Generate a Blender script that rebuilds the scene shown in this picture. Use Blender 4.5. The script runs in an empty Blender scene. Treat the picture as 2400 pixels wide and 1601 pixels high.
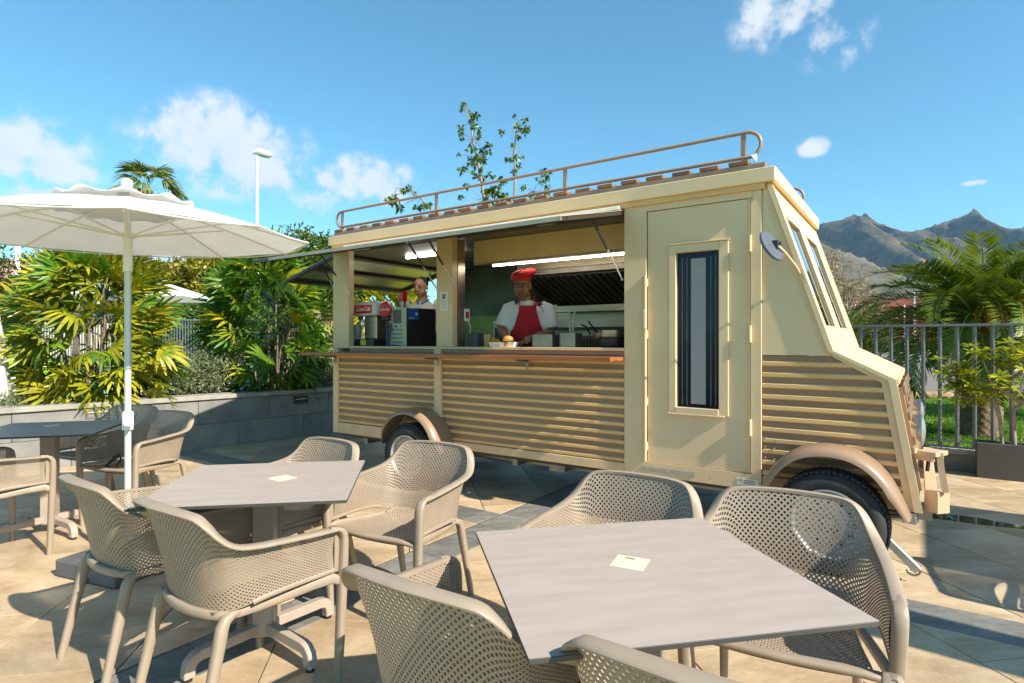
import bpy, bmesh, math, random
import numpy as np
from mathutils import Vector, Matrix, noise
PI = math.pi
rad = math.radians
random.seed(7)
rng = np.random.default_rng(7)
sc = bpy.context.scene
C = sc.collection

# ------------------------------------------------------------------ camera
CAM_H = 1.37
cam = bpy.data.cameras.new('camera'); cam_o = bpy.data.objects.new('camera', cam); C.objects.link(cam_o)
cam_o.location = (0, 0, CAM_H); cam_o.rotation_euler = (PI/2, 0, 0)
cam.sensor_width = 36; cam.lens = 1363.0/2400*36; cam.clip_start = .05; cam.clip_end = 20000
sc.camera = cam_o

# ------------------------------------------------------------------ sun and sky
SUN_EL = rad(38.5)
SUN_TRAVEL = Vector((-.770, .638, 0)).normalized()       # where shadows fall
sun = bpy.data.lights.new('sun', 'SUN'); sun.energy = 4.8; sun.angle = rad(.55); sun.color = (1, .925, .80)
sun_o = bpy.data.objects.new('sun', sun); C.objects.link(sun_o)
ray_dir = Vector((SUN_TRAVEL.x*math.cos(SUN_EL), SUN_TRAVEL.y*math.cos(SUN_EL), -math.sin(SUN_EL)))
sun_o.rotation_euler = ray_dir.to_track_quat('-Z', 'Y').to_euler()
sun_o.location = (6, -6, 12)

w = bpy.data.worlds.new('World'); sc.world = w; w.use_nodes = True
nt = w.node_tree; nt.nodes.clear(); L = nt.links.new
def N(t, **k):
    n = nt.nodes.new(t)
    for a, b in k.items(): setattr(n, a, b)
    return n
def mathn(op, a, b=None, c=None, clamp=False):
    n = N('ShaderNodeMath', operation=op); n.use_clamp = clamp
    for i, x in enumerate((a, b, c)):
        if x is None: continue
        if isinstance(x, (int, float)): n.inputs[i].default_value = x
        else: L(x, n.inputs[i])
    return n.outputs[0]
out = N('ShaderNodeOutputWorld'); bg = N('ShaderNodeBackground'); L(bg.outputs[0], out.inputs[0])
sky = N('ShaderNodeTexSky'); sky.sky_type = 'NISHITA'; sky.sun_disc = False
sky.sun_elevation = SUN_EL
sky.sun_rotation = math.atan2(-SUN_TRAVEL.x, -SUN_TRAVEL.y)
sky.altitude = 0; sky.air_density = 1.0; sky.dust_density = .25; sky.ozone_density = 2.0
tint = N('ShaderNodeMix', data_type='RGBA', blend_type='MULTIPLY'); tint.inputs[0].default_value = 1
L(sky.outputs[0], tint.inputs[6]); tint.inputs[7].default_value = (.55, .97, 1.0, 1)
SKY_STRENGTH = .108
bg.inputs[1].default_value = SKY_STRENGTH
# clouds: soft blobs on the dome, broken up with noise
tc = N('ShaderNodeTexCoord')
nz = N('ShaderNodeTexNoise'); nz.inputs['Scale'].default_value = 11; nz.inputs['Detail'].default_value = 12; nz.inputs['Roughness'].default_value = .62
L(tc.outputs['Generated'], nz.inputs['Vector'])
nz2 = N('ShaderNodeTexNoise'); nz2.inputs['Scale'].default_value = 30; nz2.inputs['Detail'].default_value = 5
L(tc.outputs['Generated'], nz2.inputs['Vector'])
def px_dir(x, y): return Vector(((x-1200)/1363, 1, (800.5-y)/1363)).normalized()
CL = [(px_dir(1850,45), .095, .050, .04), (px_dir(1945,85), .060, .050, .10), (px_dir(1785,20), .045, .045, .02), (px_dir(1985,120), .035, .030, .0),
      (px_dir(525,345), .100, .060, .48), (px_dir(620,415), .12, .030, .26), (px_dir(730,465), .06, .028, .18),
      (px_dir(865,425), .065, .036, .42), (px_dir(765,425), .035, .02, .12),
      (px_dir(20,340), .085, .045, .34), (px_dir(110,395), .07, .022, .22), (px_dir(60,450), .10, .016, -.06), (px_dir(1905,345), .026, .017, .10),
      (px_dir(2275,430), .022, .006, -.02), (px_dir(420,600), .30, .022, -.05),
      (Vector((-.8,-.3,.35)), .35, .12, .05), (Vector((.75,-.5,.3)), .3, .10, .05), (Vector((.1,-.9,.25)), .35, .10, .05), (Vector((.95,.3,.2)), .2, .06, .02)]
best = None
for c, ra, rv, bias in CL:
    c = c.normalized()
    side = c.cross(Vector((0,0,1))).normalized(); upv = side.cross(c).normalized()
    def dot(vec):
        n = N('ShaderNodeVectorMath', operation='DOT_PRODUCT'); L(tc.outputs['Generated'], n.inputs[0]); n.inputs[1].default_value = vec
        return n.outputs['Value']
    a = mathn('DIVIDE', dot(side), ra); b = mathn('DIVIDE', dot(upv), rv)
    d = mathn('SQRT', mathn('ADD', mathn('MULTIPLY', a, a), mathn('MULTIPLY', b, b)))
    front = mathn('GREATER_THAN', dot(c), .5)
    m = mathn('MULTIPLY', mathn('ADD', mathn('SUBTRACT', 1.0, d), bias), front)
    best = m if best is None else mathn('MAXIMUM', best, m)
f1 = mathn('MULTIPLY', mathn('SUBTRACT', nz.outputs[0], .5), 4.6)
f2 = mathn('MULTIPLY', mathn('SUBTRACT', nz2.outputs[0], .5), 1.6)
gate = mathn('MULTIPLY', best, 2.2, clamp=True)
dens = mathn('ADD', best, mathn('MULTIPLY', mathn('ADD', f1, f2), gate))
mr = N('ShaderNodeMapRange', interpolation_type='SMOOTHSTEP'); L(dens, mr.inputs[0])
mr.inputs[1].default_value = .06; mr.inputs[2].default_value = .95; mr.inputs[3].default_value = 0; mr.inputs[4].default_value = .88
cm = N('ShaderNodeMix', data_type='RGBA'); L(mr.outputs[0], cm.inputs[0]); L(tint.outputs[2], cm.inputs[6])
cc = N('ShaderNodeMix', data_type='RGBA'); L(mathn('MULTIPLY', nz.outputs[0], 1.0), cc.inputs[0])
cc.inputs[6].default_value = (3.2, 3.6, 4.1, 1); cc.inputs[7].default_value = (5.6, 5.6, 5.6, 1)
L(cc.outputs[2], cm.inputs[7]); L(cm.outputs[2], bg.inputs[0])

vs = sc.view_settings; vs.view_transform = 'Standard'; vs.look = 'None'; vs.exposure = .95; vs.gamma = 1; vs.use_curve_mapping = False
sc.cycles.max_bounces = 8; sc.cycles.diffuse_bounces = 4; sc.cycles.glossy_bounces = 4; sc.cycles.transmission_bounces = 6
sc.cycles.transparent_max_bounces = 8; sc.cycles.caustics_reflective = False; sc.cycles.caustics_refractive = False
sc.cycles.sample_clamp_indirect = 6; sc.cycles.use_denoising = True

# ------------------------------------------------------------------ mesh helpers
class MB:
    """collects faces; build() links them as one mesh object"""
    def __init__(s): s.v = []; s.f = []; s.m = []; s.mi = 0
    def add(s, vs, fs, mi=None):
        o = len(s.v); s.v += [tuple(p) for p in vs]
        s.f += [tuple(i+o for i in f) for f in fs]; s.m += [s.mi if mi is None else mi]*len(fs); return s
    def box(s, x0, x1, y0, y1, z0, z1, b=0, mi=None):
        c = Vector(((x0+x1)/2, (y0+y1)/2, (z0+z1)/2))
        return s.obox(c, (1,0,0), (0,1,0), (0,0,1), abs(x1-x0)/2, abs(y1-y0)/2, abs(z1-z0)/2, b, mi)
    def obox(s, c, ax, ay, az, hx, hy, hz, b=0, mi=None):
        c = Vector(c); A = [Vector(ax), Vector(ay), Vector(az)]; h = (hx, hy, hz); b = min(b, hx*.9, hy*.9, hz*.9)
        vs = []; idx = {}
        sg = [(i, j, k) for i in (-1, 1) for j in (-1, 1) for k in (-1, 1)]
        if b <= 0:
            for q in sg: idx[q] = len(vs); vs.append(c+sum((A[a]*(q[a]*h[a]) for a in range(3)), Vector()))
            fs = []
            for a in range(3):
                for t in (-1, 1):
                    u, v = [(1, 2), (2, 0), (0, 1)][a]
                    ring = []
                    for pu, pv in ((-1,-1), (1,-1), (1,1), (-1,1)):
                        q = [0,0,0]; q[a] = t; q[u] = pu; q[v] = pv; ring.append(idx[tuple(q)])
                    fs.append(ring if t > 0 else ring[::-1])
            return s.add(vs, fs, mi)
        for q in sg:
            for a in range(3):
                p = c.copy()
                for k in range(3): p += A[k]*(q[k]*(h[k] if k == a else h[k]-b))
                idx[(q, a)] = len(vs); vs.append(p)
        fs = []
        for a in range(3):
            u, v = [(1, 2), (2, 0), (0, 1)][a]
            for t in (-1, 1):
                ring = []
                for pu, pv in ((-1,-1), (1,-1), (1,1), (-1,1)):
                    q = [0,0,0]; q[a] = t; q[u] = pu; q[v] = pv; ring.append(idx[(tuple(q), a)])
                fs.append(ring if t > 0 else ring[::-1])
            for pu in (-1, 1):
                for pv in (-1, 1):
                    q0 = [0,0,0]; q0[a] = -1; q0[u] = pu; q0[v] = pv; q1 = list(q0); q1[a] = 1
                    q0 = tuple(q0); q1 = tuple(q1)
                    r = [idx[(q0, u)], idx[(q1, u)], idx[(q1, v)], idx[(q0, v)]]
                    fs.append(r if pu*pv < 0 else r[::-1])
        for q in sg:
            r = [idx[(q, 0)], idx[(q, 1)], idx[(q, 2)]]
            fs.append(r if q[0]*q[1]*q[2] > 0 else r[::-1])
        return s.add(vs, fs, mi)
    def tube(s, path, r, n=8, cap=True, closed=False, prof=None, up=None, mi=None):
        """prof: list of (a,b) in units of r; up: fixed reference direction"""
        P = [Vector(p) for p in path]; k = len(P)
        if prof is None: prof = [(math.cos(2*PI*i/n), math.sin(2*PI*i/n)) for i in range(n)]
        n = len(prof); vs = []
        ref = Vector(up) if up else None; last = None
        for i, p in enumerate(P):
            t = (P[(i+1) % k]-P[i-1]) if closed else (P[min(i+1, k-1)]-P[max(i-1, 0)])
            t.normalize()
            if ref is not None: a = ref.cross(t)
            elif last is None:
                a = t.cross(Vector((0,0,1)) if abs(t.z) < .9 else Vector((1,0,0)))
            else: a = last-t*last.dot(t)
            if a.length < 1e-6: a = t.orthogonal()
            a.normalize(); last = a; b = t.cross(a)
            rr = r[i] if isinstance(r, list) else r
            ra, rb = rr if isinstance(rr, (tuple, list)) else (rr, rr)
            for (x, y) in prof: vs.append(p+a*(x*ra)+b*(y*rb))
        fs = []
        for i in range(k if closed else k-1):
            for j in range(n):
                q = ((i+1) % k)*n; fs.append((i*n+j, i*n+(j+1) % n, q+(j+1) % n, q+j))
        if cap and not closed: fs += [tuple(range(n))[::-1], tuple(range((k-1)*n, k*n))]
        return s.add(vs, fs, mi)
    def lathe(s, prof, n=16, o=(0,0,0), ax=(0,0,1), cap=True, mi=None):
        o = Vector(o); z = Vector(ax).normalized(); x = z.orthogonal().normalized(); y = z.cross(x); vs = []; fs = []
        for r, h in prof:
            for j in range(n):
                a = 2*PI*j/n; vs.append(o+x*(r*math.cos(a))+y*(r*math.sin(a))+z*h)
        for i in range(len(prof)-1):
            for j in range(n): fs.append((i*n+j, i*n+(j+1) % n, (i+1)*n+(j+1) % n, (i+1)*n+j))
        if cap:
            if prof[0][0] > 1e-4: fs.append(tuple(range(n))[::-1])
            if prof[-1][0] > 1e-4: fs.append(tuple(range((len(prof)-1)*n, len(prof)*n)))
        return s.add(vs, fs, mi)
    def sphere(s, c, r, nu=14, nv=9, mi=None, M=None):
        c = Vector(c); rx, ry, rz = r if isinstance(r, (tuple, list)) else (r, r, r); vs = []; fs = []
        for i in range(nv+1):
            t = PI*i/nv
            for j in range(nu):
                a = 2*PI*j/nu; p = Vector((rx*math.sin(t)*math.cos(a), ry*math.sin(t)*math.sin(a), -rz*math.cos(t)))
                vs.append(c+(M @ p if M else p))
        for i in range(nv):
            for j in range(nu): fs.append((i*nu+j, i*nu+(j+1) % nu, (i+1)*nu+(j+1) % nu, (i+1)*nu+j))
        return s.add(vs, fs, mi)
    def grid(s, fn, nu, nv, closed_u=False, mi=None):
        vs = [fn(i/nu, j/nv) for j in range(nv+1) for i in range(nu+1)]; k = nu+1
        fs = [(j*k+i, j*k+i+1, (j+1)*k+i+1, (j+1)*k+i) for j in range(nv) for i in range(nu)]
        return s.add(vs, fs, mi)
    def prism(s, poly, fn, h0, h1, mi=None):
        """poly: (a,b) list; fn(a,b,h)->point"""
        n = len(poly)
        vs = [fn(a, b, h0) for a, b in poly]+[fn(a, b, h1) for a, b in poly]
        fs = [tuple(range(n))[::-1], tuple(range(n, 2*n))]+[(i, (i+1) % n, n+(i+1) % n, n+i) for i in range(n)]
        return s.add(vs, fs, mi)
    def mesh(s, name, mats):
        me = bpy.data.meshes.new(name); me.from_pydata(s.v, [], s.f)
        for m in (mats if isinstance(mats, (list, tuple)) else [mats]): me.materials.append(m)
        if len(me.materials) > 1: me.polygons.foreach_set('material_index', s.m)
        return me
    def build(s, name, mats, parent=None, smooth=None, fixn=True, loc=None, rz=None):
        me = s.mesh(name, mats)
        if fixn:
            bm = bmesh.new(); bm.from_mesh(me); bmesh.ops.recalc_face_normals(bm, faces=bm.faces); bm.to_mesh(me); bm.free()
        if smooth is not None:
            me.shade_smooth()
            if smooth < 180: me.set_sharp_from_angle(angle=rad(smooth))
        return link(name, me, parent, loc, rz)
def link(name, me, parent=None, loc=None, rz=None):
    o = bpy.data.objects.new(name, me); C.objects.link(o)
    if parent is not None: o.parent = parent
    if loc is not None: o.location = loc
    if rz is not None: o.rotation_euler = (0, 0, rz)
    return o
def np_mesh(name, V, F, mats, mi=None, smooth=False):
    """fast mesh from arrays; F all of one size"""
    me = bpy.data.meshes.new(name); V = np.asarray(V, np.float32).reshape(-1, 3); F = np.asarray(F, np.int32); k = F.shape[1]
    me.vertices.add(len(V)); me.vertices.foreach_set('co', V.ravel())
    me.loops.add(F.size); me.loops.foreach_set('vertex_index', F.ravel())
    me.polygons.add(len(F)); me.polygons.foreach_set('loop_start', np.arange(0, F.size, k, dtype=np.int32))
    me.polygons.foreach_set('loop_total', np.full(len(F), k, np.int32))
    for m in (mats if isinstance(mats, (list, tuple)) else [mats]): me.materials.append(m)
    if mi is not None: me.polygons.foreach_set('material_index', np.asarray(mi, np.int32))
    if smooth: me.polygons.foreach_set('use_smooth', np.ones(len(F), bool))
    me.update(calc_edges=True); return me
def thing(name, label, cat, loc=(0,0,0), rz=0, group=None):
    o = bpy.data.objects.new(name, None); C.objects.link(o); o.empty_display_size = .2
    o.location = loc; o.rotation_euler = (0, 0, rz); return tag(o, label, cat, group)
def tag(o, label, cat, group=None):
    o['label'] = label; o['category'] = cat
    if group: o['group'] = group
    return o
def structure(o): o['kind'] = 'structure'; return o
def stuff(o): o['kind'] = 'stuff'; return o
def copy_tree(o, parent=None):
    c = o.copy(); C.objects.link(c)
    if parent is not None: c.parent = parent
    for ch in list(o.children): copy_tree(ch, c)
    return c
def arc(c, r, a0, a1, n, fx, fy):
    c = Vector(c); fx = Vector(fx); fy = Vector(fy)
    return [c+fx*(r*math.cos(a0+(a1-a0)*i/n))+fy*(r*math.sin(a0+(a1-a0)*i/n)) for i in range(n+1)]
def text_mesh(name, body, size, mat, parent, M, depth=.0008, shear=0, bold=0, align='CENTER', space=1):
    cu = bpy.data.curves.new(name, 'FONT'); cu.body = body; cu.size = size; cu.extrude = depth; cu.shear = shear; cu.offset = bold
    cu.align_x = align; cu.align_y = 'CENTER'; cu.space_character = space; cu.resolution_u = 3
    t = bpy.data.objects.new(name, cu); C.objects.link(t)
    dg = bpy.context.evaluated_depsgraph_get(); me = bpy.data.meshes.new_from_object(t.evaluated_get(dg))
    bpy.data.objects.remove(t); me.materials.clear(); me.materials.append(mat)
    o = link(name, me, parent); o.matrix_local = M; return o

# ------------------------------------------------------------------ materials
def mat(name, col, rough=.5, metal=0, var=.12, scale=6, bump=0, bscale=80, rnd=0, spec=.5, stretch=None, col2=None, coat=0, sub=0, trans=0, detail=5, emis=None, dirt=0):
    m = bpy.data.materials.new(name); m.use_nodes = True; t = m.node_tree; b = t.nodes['Principled BSDF']; l = t.links.new
    b.inputs['Roughness'].default_value = rough; b.inputs['Metallic'].default_value = metal
    b.inputs['Specular IOR Level'].default_value = spec; b.inputs['Coat Weight'].default_value = coat
    b.inputs['Transmission Weight'].default_value = trans
    if emis: b.inputs['Emission Color'].default_value = (*emis[:3], 1); b.inputs['Emission Strength'].default_value = emis[3]
    c = t.nodes.new('ShaderNodeTexCoord'); mp = t.nodes.new('ShaderNodeMapping'); l(c.outputs['Object'], mp.inputs[0])
    if stretch: mp.inputs['Scale'].default_value = stretch
    if rnd:
        oi = t.nodes.new('ShaderNodeObjectInfo'); vm = t.nodes.new('ShaderNodeVectorMath'); vm.operation = 'MULTIPLY'
        cx = t.nodes.new('ShaderNodeCombineXYZ'); l(oi.outputs['Random'], cx.inputs[0]); l(oi.outputs['Random'], cx.inputs[1])
        l(cx.outputs[0], vm.inputs[0]); vm.inputs[1].default_value = (37, 61, 0); l(vm.outputs[0], mp.inputs['Location'])
    n = t.nodes.new('ShaderNodeTexNoise'); n.inputs['Scale'].default_value = scale; n.inputs['Detail'].default_value = detail; l(mp.outputs[0], n.inputs['Vector'])
    mx = t.nodes.new('ShaderNodeMix'); mx.data_type = 'RGBA'
    r = t.nodes.new('ShaderNodeMapRange'); l(n.outputs[0], r.inputs[0]); r.inputs[1].default_value = .3; r.inputs[2].default_value = .7
    l(r.outputs[0], mx.inputs[0])
    if col2 is None: lo = [x*(1-var) for x in col]; hi = [x*(1+var) for x in col]
    else: lo, hi = col, col2
    mx.inputs[6].default_value = (*lo, 1); mx.inputs[7].default_value = (*hi, 1)
    src = mx.outputs[2]
    if rnd:
        h = t.nodes.new('ShaderNodeHueSaturation'); l(src, h.inputs['Color'])
        q = t.nodes.new('ShaderNodeMapRange'); l(oi.outputs['Random'], q.inputs[0]); q.inputs[3].default_value = 1-rnd; q.inputs[4].default_value = 1+rnd
        l(q.outputs[0], h.inputs['Value']); src = h.outputs[0]
    if dirt:   # faint run-off streaks and smudges
        mq = t.nodes.new('ShaderNodeMapping'); mq.inputs['Scale'].default_value = (2.2, 2.2, .9); l(c.outputs['Object'], mq.inputs[0])
        nq = t.nodes.new('ShaderNodeTexNoise'); nq.inputs['Scale'].default_value = 2.3; nq.inputs['Detail'].default_value = 10; nq.inputs['Roughness'].default_value = .7; l(mq.outputs[0], nq.inputs['Vector'])
        rq = t.nodes.new('ShaderNodeMapRange'); l(nq.outputs[0], rq.inputs[0]); rq.inputs[1].default_value = .30; rq.inputs[2].default_value = .56; rq.inputs[3].default_value = 1-dirt; rq.inputs[4].default_value = 1
        hq = t.nodes.new('ShaderNodeHueSaturation'); l(src, hq.inputs['Color']); l(rq.outputs[0], hq.inputs['Value']); src = hq.outputs[0]
        rz_ = t.nodes.new('ShaderNodeMapRange'); l(nq.outputs[0], rz_.inputs[0]); rz_.inputs[1].default_value = .3; rz_.inputs[2].default_value = .7; rz_.inputs[3].default_value = rough+.15; rz_.inputs[4].default_value = rough-.05; l(rz_.outputs[0], b.inputs['Roughness'])
    l(src, b.inputs['Base Color'])
    if bump:
        n2 = t.nodes.new('ShaderNodeTexNoise'); n2.inputs['Scale'].default_value = bscale; n2.inputs['Detail'].default_value = 4; l(mp.outputs[0], n2.inputs['Vector'])
        bp = t.nodes.new('ShaderNodeBump'); bp.inputs['Strength'].default_value = bump; bp.inputs['Distance'].default_value = .004
        l(n2.outputs[0], bp.inputs['Height']); l(bp.outputs[0], b.inputs['Normal'])
    if sub:   # thin leaf: light comes through
        tr = t.nodes.new('ShaderNodeBsdfTranslucent'); l(src, tr.inputs['Color'])
        ms = t.nodes.new('ShaderNodeMixShader'); ms.inputs[0].default_value = sub
        o = t.nodes['Material Output']; l(b.outputs[0], ms.inputs[1]); l(tr.outputs[0], ms.inputs[2]); l(ms.outputs[0], o.inputs[0])
    m['pre'] = 1
    return m

CREAM = mat('cream_paint', (.72, .535, .315), .40, var=.06, dirt=.05, scale=1.7, bump=.10, bscale=22, coat=.1, detail=9)
CREAM2 = mat('cream_paint_worn', (.69, .50, .285), .45, dirt=.09, var=.10, scale=3.5, bump=.1, bscale=60)
STRIPE = mat('ochre_strip', (.73, .46, .195), .42, dirt=.08, var=.07, scale=3, bump=.1, bscale=40, stretch=(1, 1, 8), rnd=.05)
BROWN = mat('brown_strip', (.285, .178, .104), .45, var=.10, scale=3, bump=.1, bscale=40, stretch=(1, 1, 8), rnd=.05)
BROWNP = mat('brown_gloss_paint', (.30, .195, .125), .30, var=.05, scale=4, coat=.3)
RAILP = mat('rail_paint', (.33, .21, .135), .4, var=.06)
WOODB = mat('roof_timber', (.24, .105, .045), .6, var=.35, scale=5, bump=.3, bscale=30, stretch=(1, 6, 6), rnd=.2)
WOODC = mat('oiled_counter_timber', (.33, .10, .028), .32, var=.3, scale=3, bump=.1, bscale=40, stretch=(.6, 9, 9), coat=.2)
BLACKM = mat('black_metal', (.018, .019, .02), .4, var=.2)
DARKFR = mat('bronze_frame', (.045, .036, .03), .4, var=.15)
FLAPM = mat('brushed_green_sheet', (.40, .45, .38), .22, metal=.9, var=.25, scale=3, bump=.08, bscale=4)
STEEL = mat('stainless_steel', (.40, .36, .29), .34, metal=.9, var=.12, scale=4, stretch=(1, 1, 12))
STEELD = mat('dull_steel', (.30, .28, .25), .42, metal=.8, var=.25, scale=6)
ALU = mat('aluminium', (.58, .575, .56), .42, metal=.25, var=.06)
GALV = mat('galvanised', (.46, .45, .42), .45, metal=.7, var=.2, scale=20)
RUB = mat('tyre_rubber', (.026, .025, .025), .75, var=.35, scale=14, bump=.4, bscale=90)
RIM = mat('silver_rim', (.45, .44, .42), .4, metal=.55, var=.15, scale=12)
GLASSD = mat('dark_window', (.004, .006, .016), .12, var=.3, spec=.3)
WSGLASS = mat('windscreen_glass', (.012, .016, .018), .03, var=.1, spec=.9, coat=1)
CURT = mat('grey_curtain', (.32, .31, .33), .9, var=.06, scale=12)
CURTB = mat('blue_curtain', (.012, .014, .05), .7, var=.5, scale=14, stretch=(8, 8, 1))
WHITE = mat('white_plastic', (.78, .77, .74), .4, var=.03)
WHITEF = mat('white_fabric', (.79, .78, .75), .9, var=.05, bump=.1, bscale=300, sub=.22)
TAUPE = mat('taupe_resin', (.31, .24, .175), .46, var=.07, scale=9, bump=.08, bscale=500, rnd=.03)
TABLEM = mat('table_metal', (.37, .30, .245), .42, var=.05, scale=9)
RED = mat('red_plastic', (.55, .012, .015), .35, var=.06)
REDC = mat('red_cotton', (.34, .006, .012), .85, var=.15, scale=14, bump=.3, bscale=60)
REDH = mat('bright_red_cotton', (.58, .015, .03), .85, var=.12, scale=14, bump=.3, bscale=60)
BLUE = mat('blue_vinyl', (.02, .10, .42), .4, var=.1)
YEL = mat('yellow_plastic', (.72, .60, .02), .35, var=.08)
LAMPW = mat('lamp_tube', (.85, .84, .8), .3, emis=(1, .90, .74, 12))
CHROME = mat('chrome', (.40, .39, .36), .30, metal=.9, var=.03)
PAPER = mat('paper', (.78, .76, .72), .7, var=.03)
CARDM = mat('cream_card', (.78, .64, .40), .6, var=.04)
INK = mat('dark_ink', (.05, .035, .03), .6)
STONEW = mat('grey_wall_stone', (.20, .19, .17), .75, var=.22, scale=4, bump=.35, bscale=45, rnd=.10)
CAPS = mat('wall_cap_stone', (.30, .275, .23), .75, var=.18, scale=6, bump=.3, bscale=60, rnd=.06)
PLANTERM = mat('dark_planter', (.085, .078, .068), .7, var=.12, scale=5, bump=.1, bscale=30)
SOIL = mat('soil', (.06, .045, .032), .95, var=.5, scale=12, bump=.8, bscale=30)
FENCEM = mat('fence_grey_paint', (.17, .17, .19), .36, metal=.35, var=.08)
FENCEL = mat('fence_blue_grey', (.15, .165, .19), .45, metal=.2, var=.1)
BARK = mat('bark', (.17, .125, .09), .9, var=.4, scale=14, bump=.8, bscale=30)
BARKP = mat('pale_bark', (.30, .235, .18), .85, var=.3, scale=18, bump=.5, bscale=40)
LAMPR = mat('rear_lamp_tube', (.85, .84, .8), .3, emis=(1, .95, .86, 15))
PALMT = mat('palm_trunk', (.20, .135, .085), .95, var=.5, scale=22, bump=1, bscale=26)
def leafm(n, c, c2, sub=.3, rough=.4, rnd=.16, scale=3): return mat(n, c, rough, col2=c2, scale=scale, sub=sub, rnd=rnd, detail=2)
LEAFY = leafm('yellow_green_leaf', (.10, .17, .012), (.50, .42, .018), scale=5, rnd=.30)
LEAFG = leafm('bright_green_leaf', (.025, .12, .012), (.17, .28, .018), scale=4, rnd=.35)
LEAFO = leafm('olive_leaf', (.14, .15, .012), (.36, .30, .022), scale=1.2)
LEAFM = leafm('mid_green_leaf', (.03, .08, .008), (.13, .19, .016), scale=1.5)
LEAFD = leafm('dull_green_leaf', (.045, .07, .018), (.14, .14, .04), scale=1.5)
LEAFS = leafm('silver_shrub_leaf', (.10, .15, .05), (.36, .40, .22), scale=7)
LEAFP = leafm('date_palm_leaflet', (.036, .092, .008), (.22, .26, .02), scale=3, sub=.25, rnd=.3)
STALK = leafm('frond_stalk', (.20, .21, .05), (.36, .34, .12), sub=.1)
LEAFPY = leafm('young_palm_leaflet', (.09, .14, .008), (.22, .24, .02), scale=3, sub=.3)
LEAFW = leafm('fan_palm_leaf', (.09, .15, .03), (.32, .32, .08), scale=3, sub=.3)
LEAFF = leafm('ficus_leaf', (.16, .25, .014), (.55, .52, .03), scale=5, sub=.35)
DRY = leafm('dry_twigs', (.20, .14, .07), (.36, .26, .10), scale=2)
DEADF = leafm('dead_frond', (.24, .155, .085), (.36, .26, .15), scale=5)
ORANGE = mat('orange_dates', (.75, .27, .015), .5, var=.3, scale=20)
TERRA = mat('red_render', (.36, .06, .04), .85, var=.1)
ROOFT = mat('clay_roof', (.42, .16, .09), .85, var=.25, scale=2)
SKIND = mat('dark_skin', (.235, .108, .060), .48, var=.10, scale=14)
SKINL = mat('light_skin', (.50, .255, .165), .5, var=.08, scale=14)
TEE = mat('white_cotton', (.66, .64, .66), .9, var=.04, bump=.2, bscale=30)
SHIRT = mat('pale_shirt', (.66, .62, .58), .9, var=.04, bump=.2, bscale=30)
DENIM = mat('blue_collar', (.14, .22, .34), .9, var=.1)
HAIRD = mat('dark_hair', (.035, .026, .022), .7, var=.3, scale=60)
EYEW = mat('eye_white', (.33, .29, .26), .4)
EYED = mat('eye_dark', (.012, .008, .006), .2)
LIPD = mat('dark_lips', (.16, .055, .045), .45)
LIPL = mat('pale_lips', (.40, .14, .11), .45)
TEETH = mat('teeth', (.75, .72, .66), .3)
# ------------------------------------------------------------------ paving frame (the trailer and the paving bands share it)
AX = Vector((.82012, -.57219, 0)); AY = Vector((.57219, .82012, 0)); VROT = math.atan2(AX.y, AX.x)
def LW(l, w_, z=0.): return AX*l+AY*w_+Vector((0, 0, z))
def in_view(p, m=1.05): return p.y > .4 and abs(p.x/p.y) < .8805*m and abs((p.z-CAM_H)/p.y) < .5873*m

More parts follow.
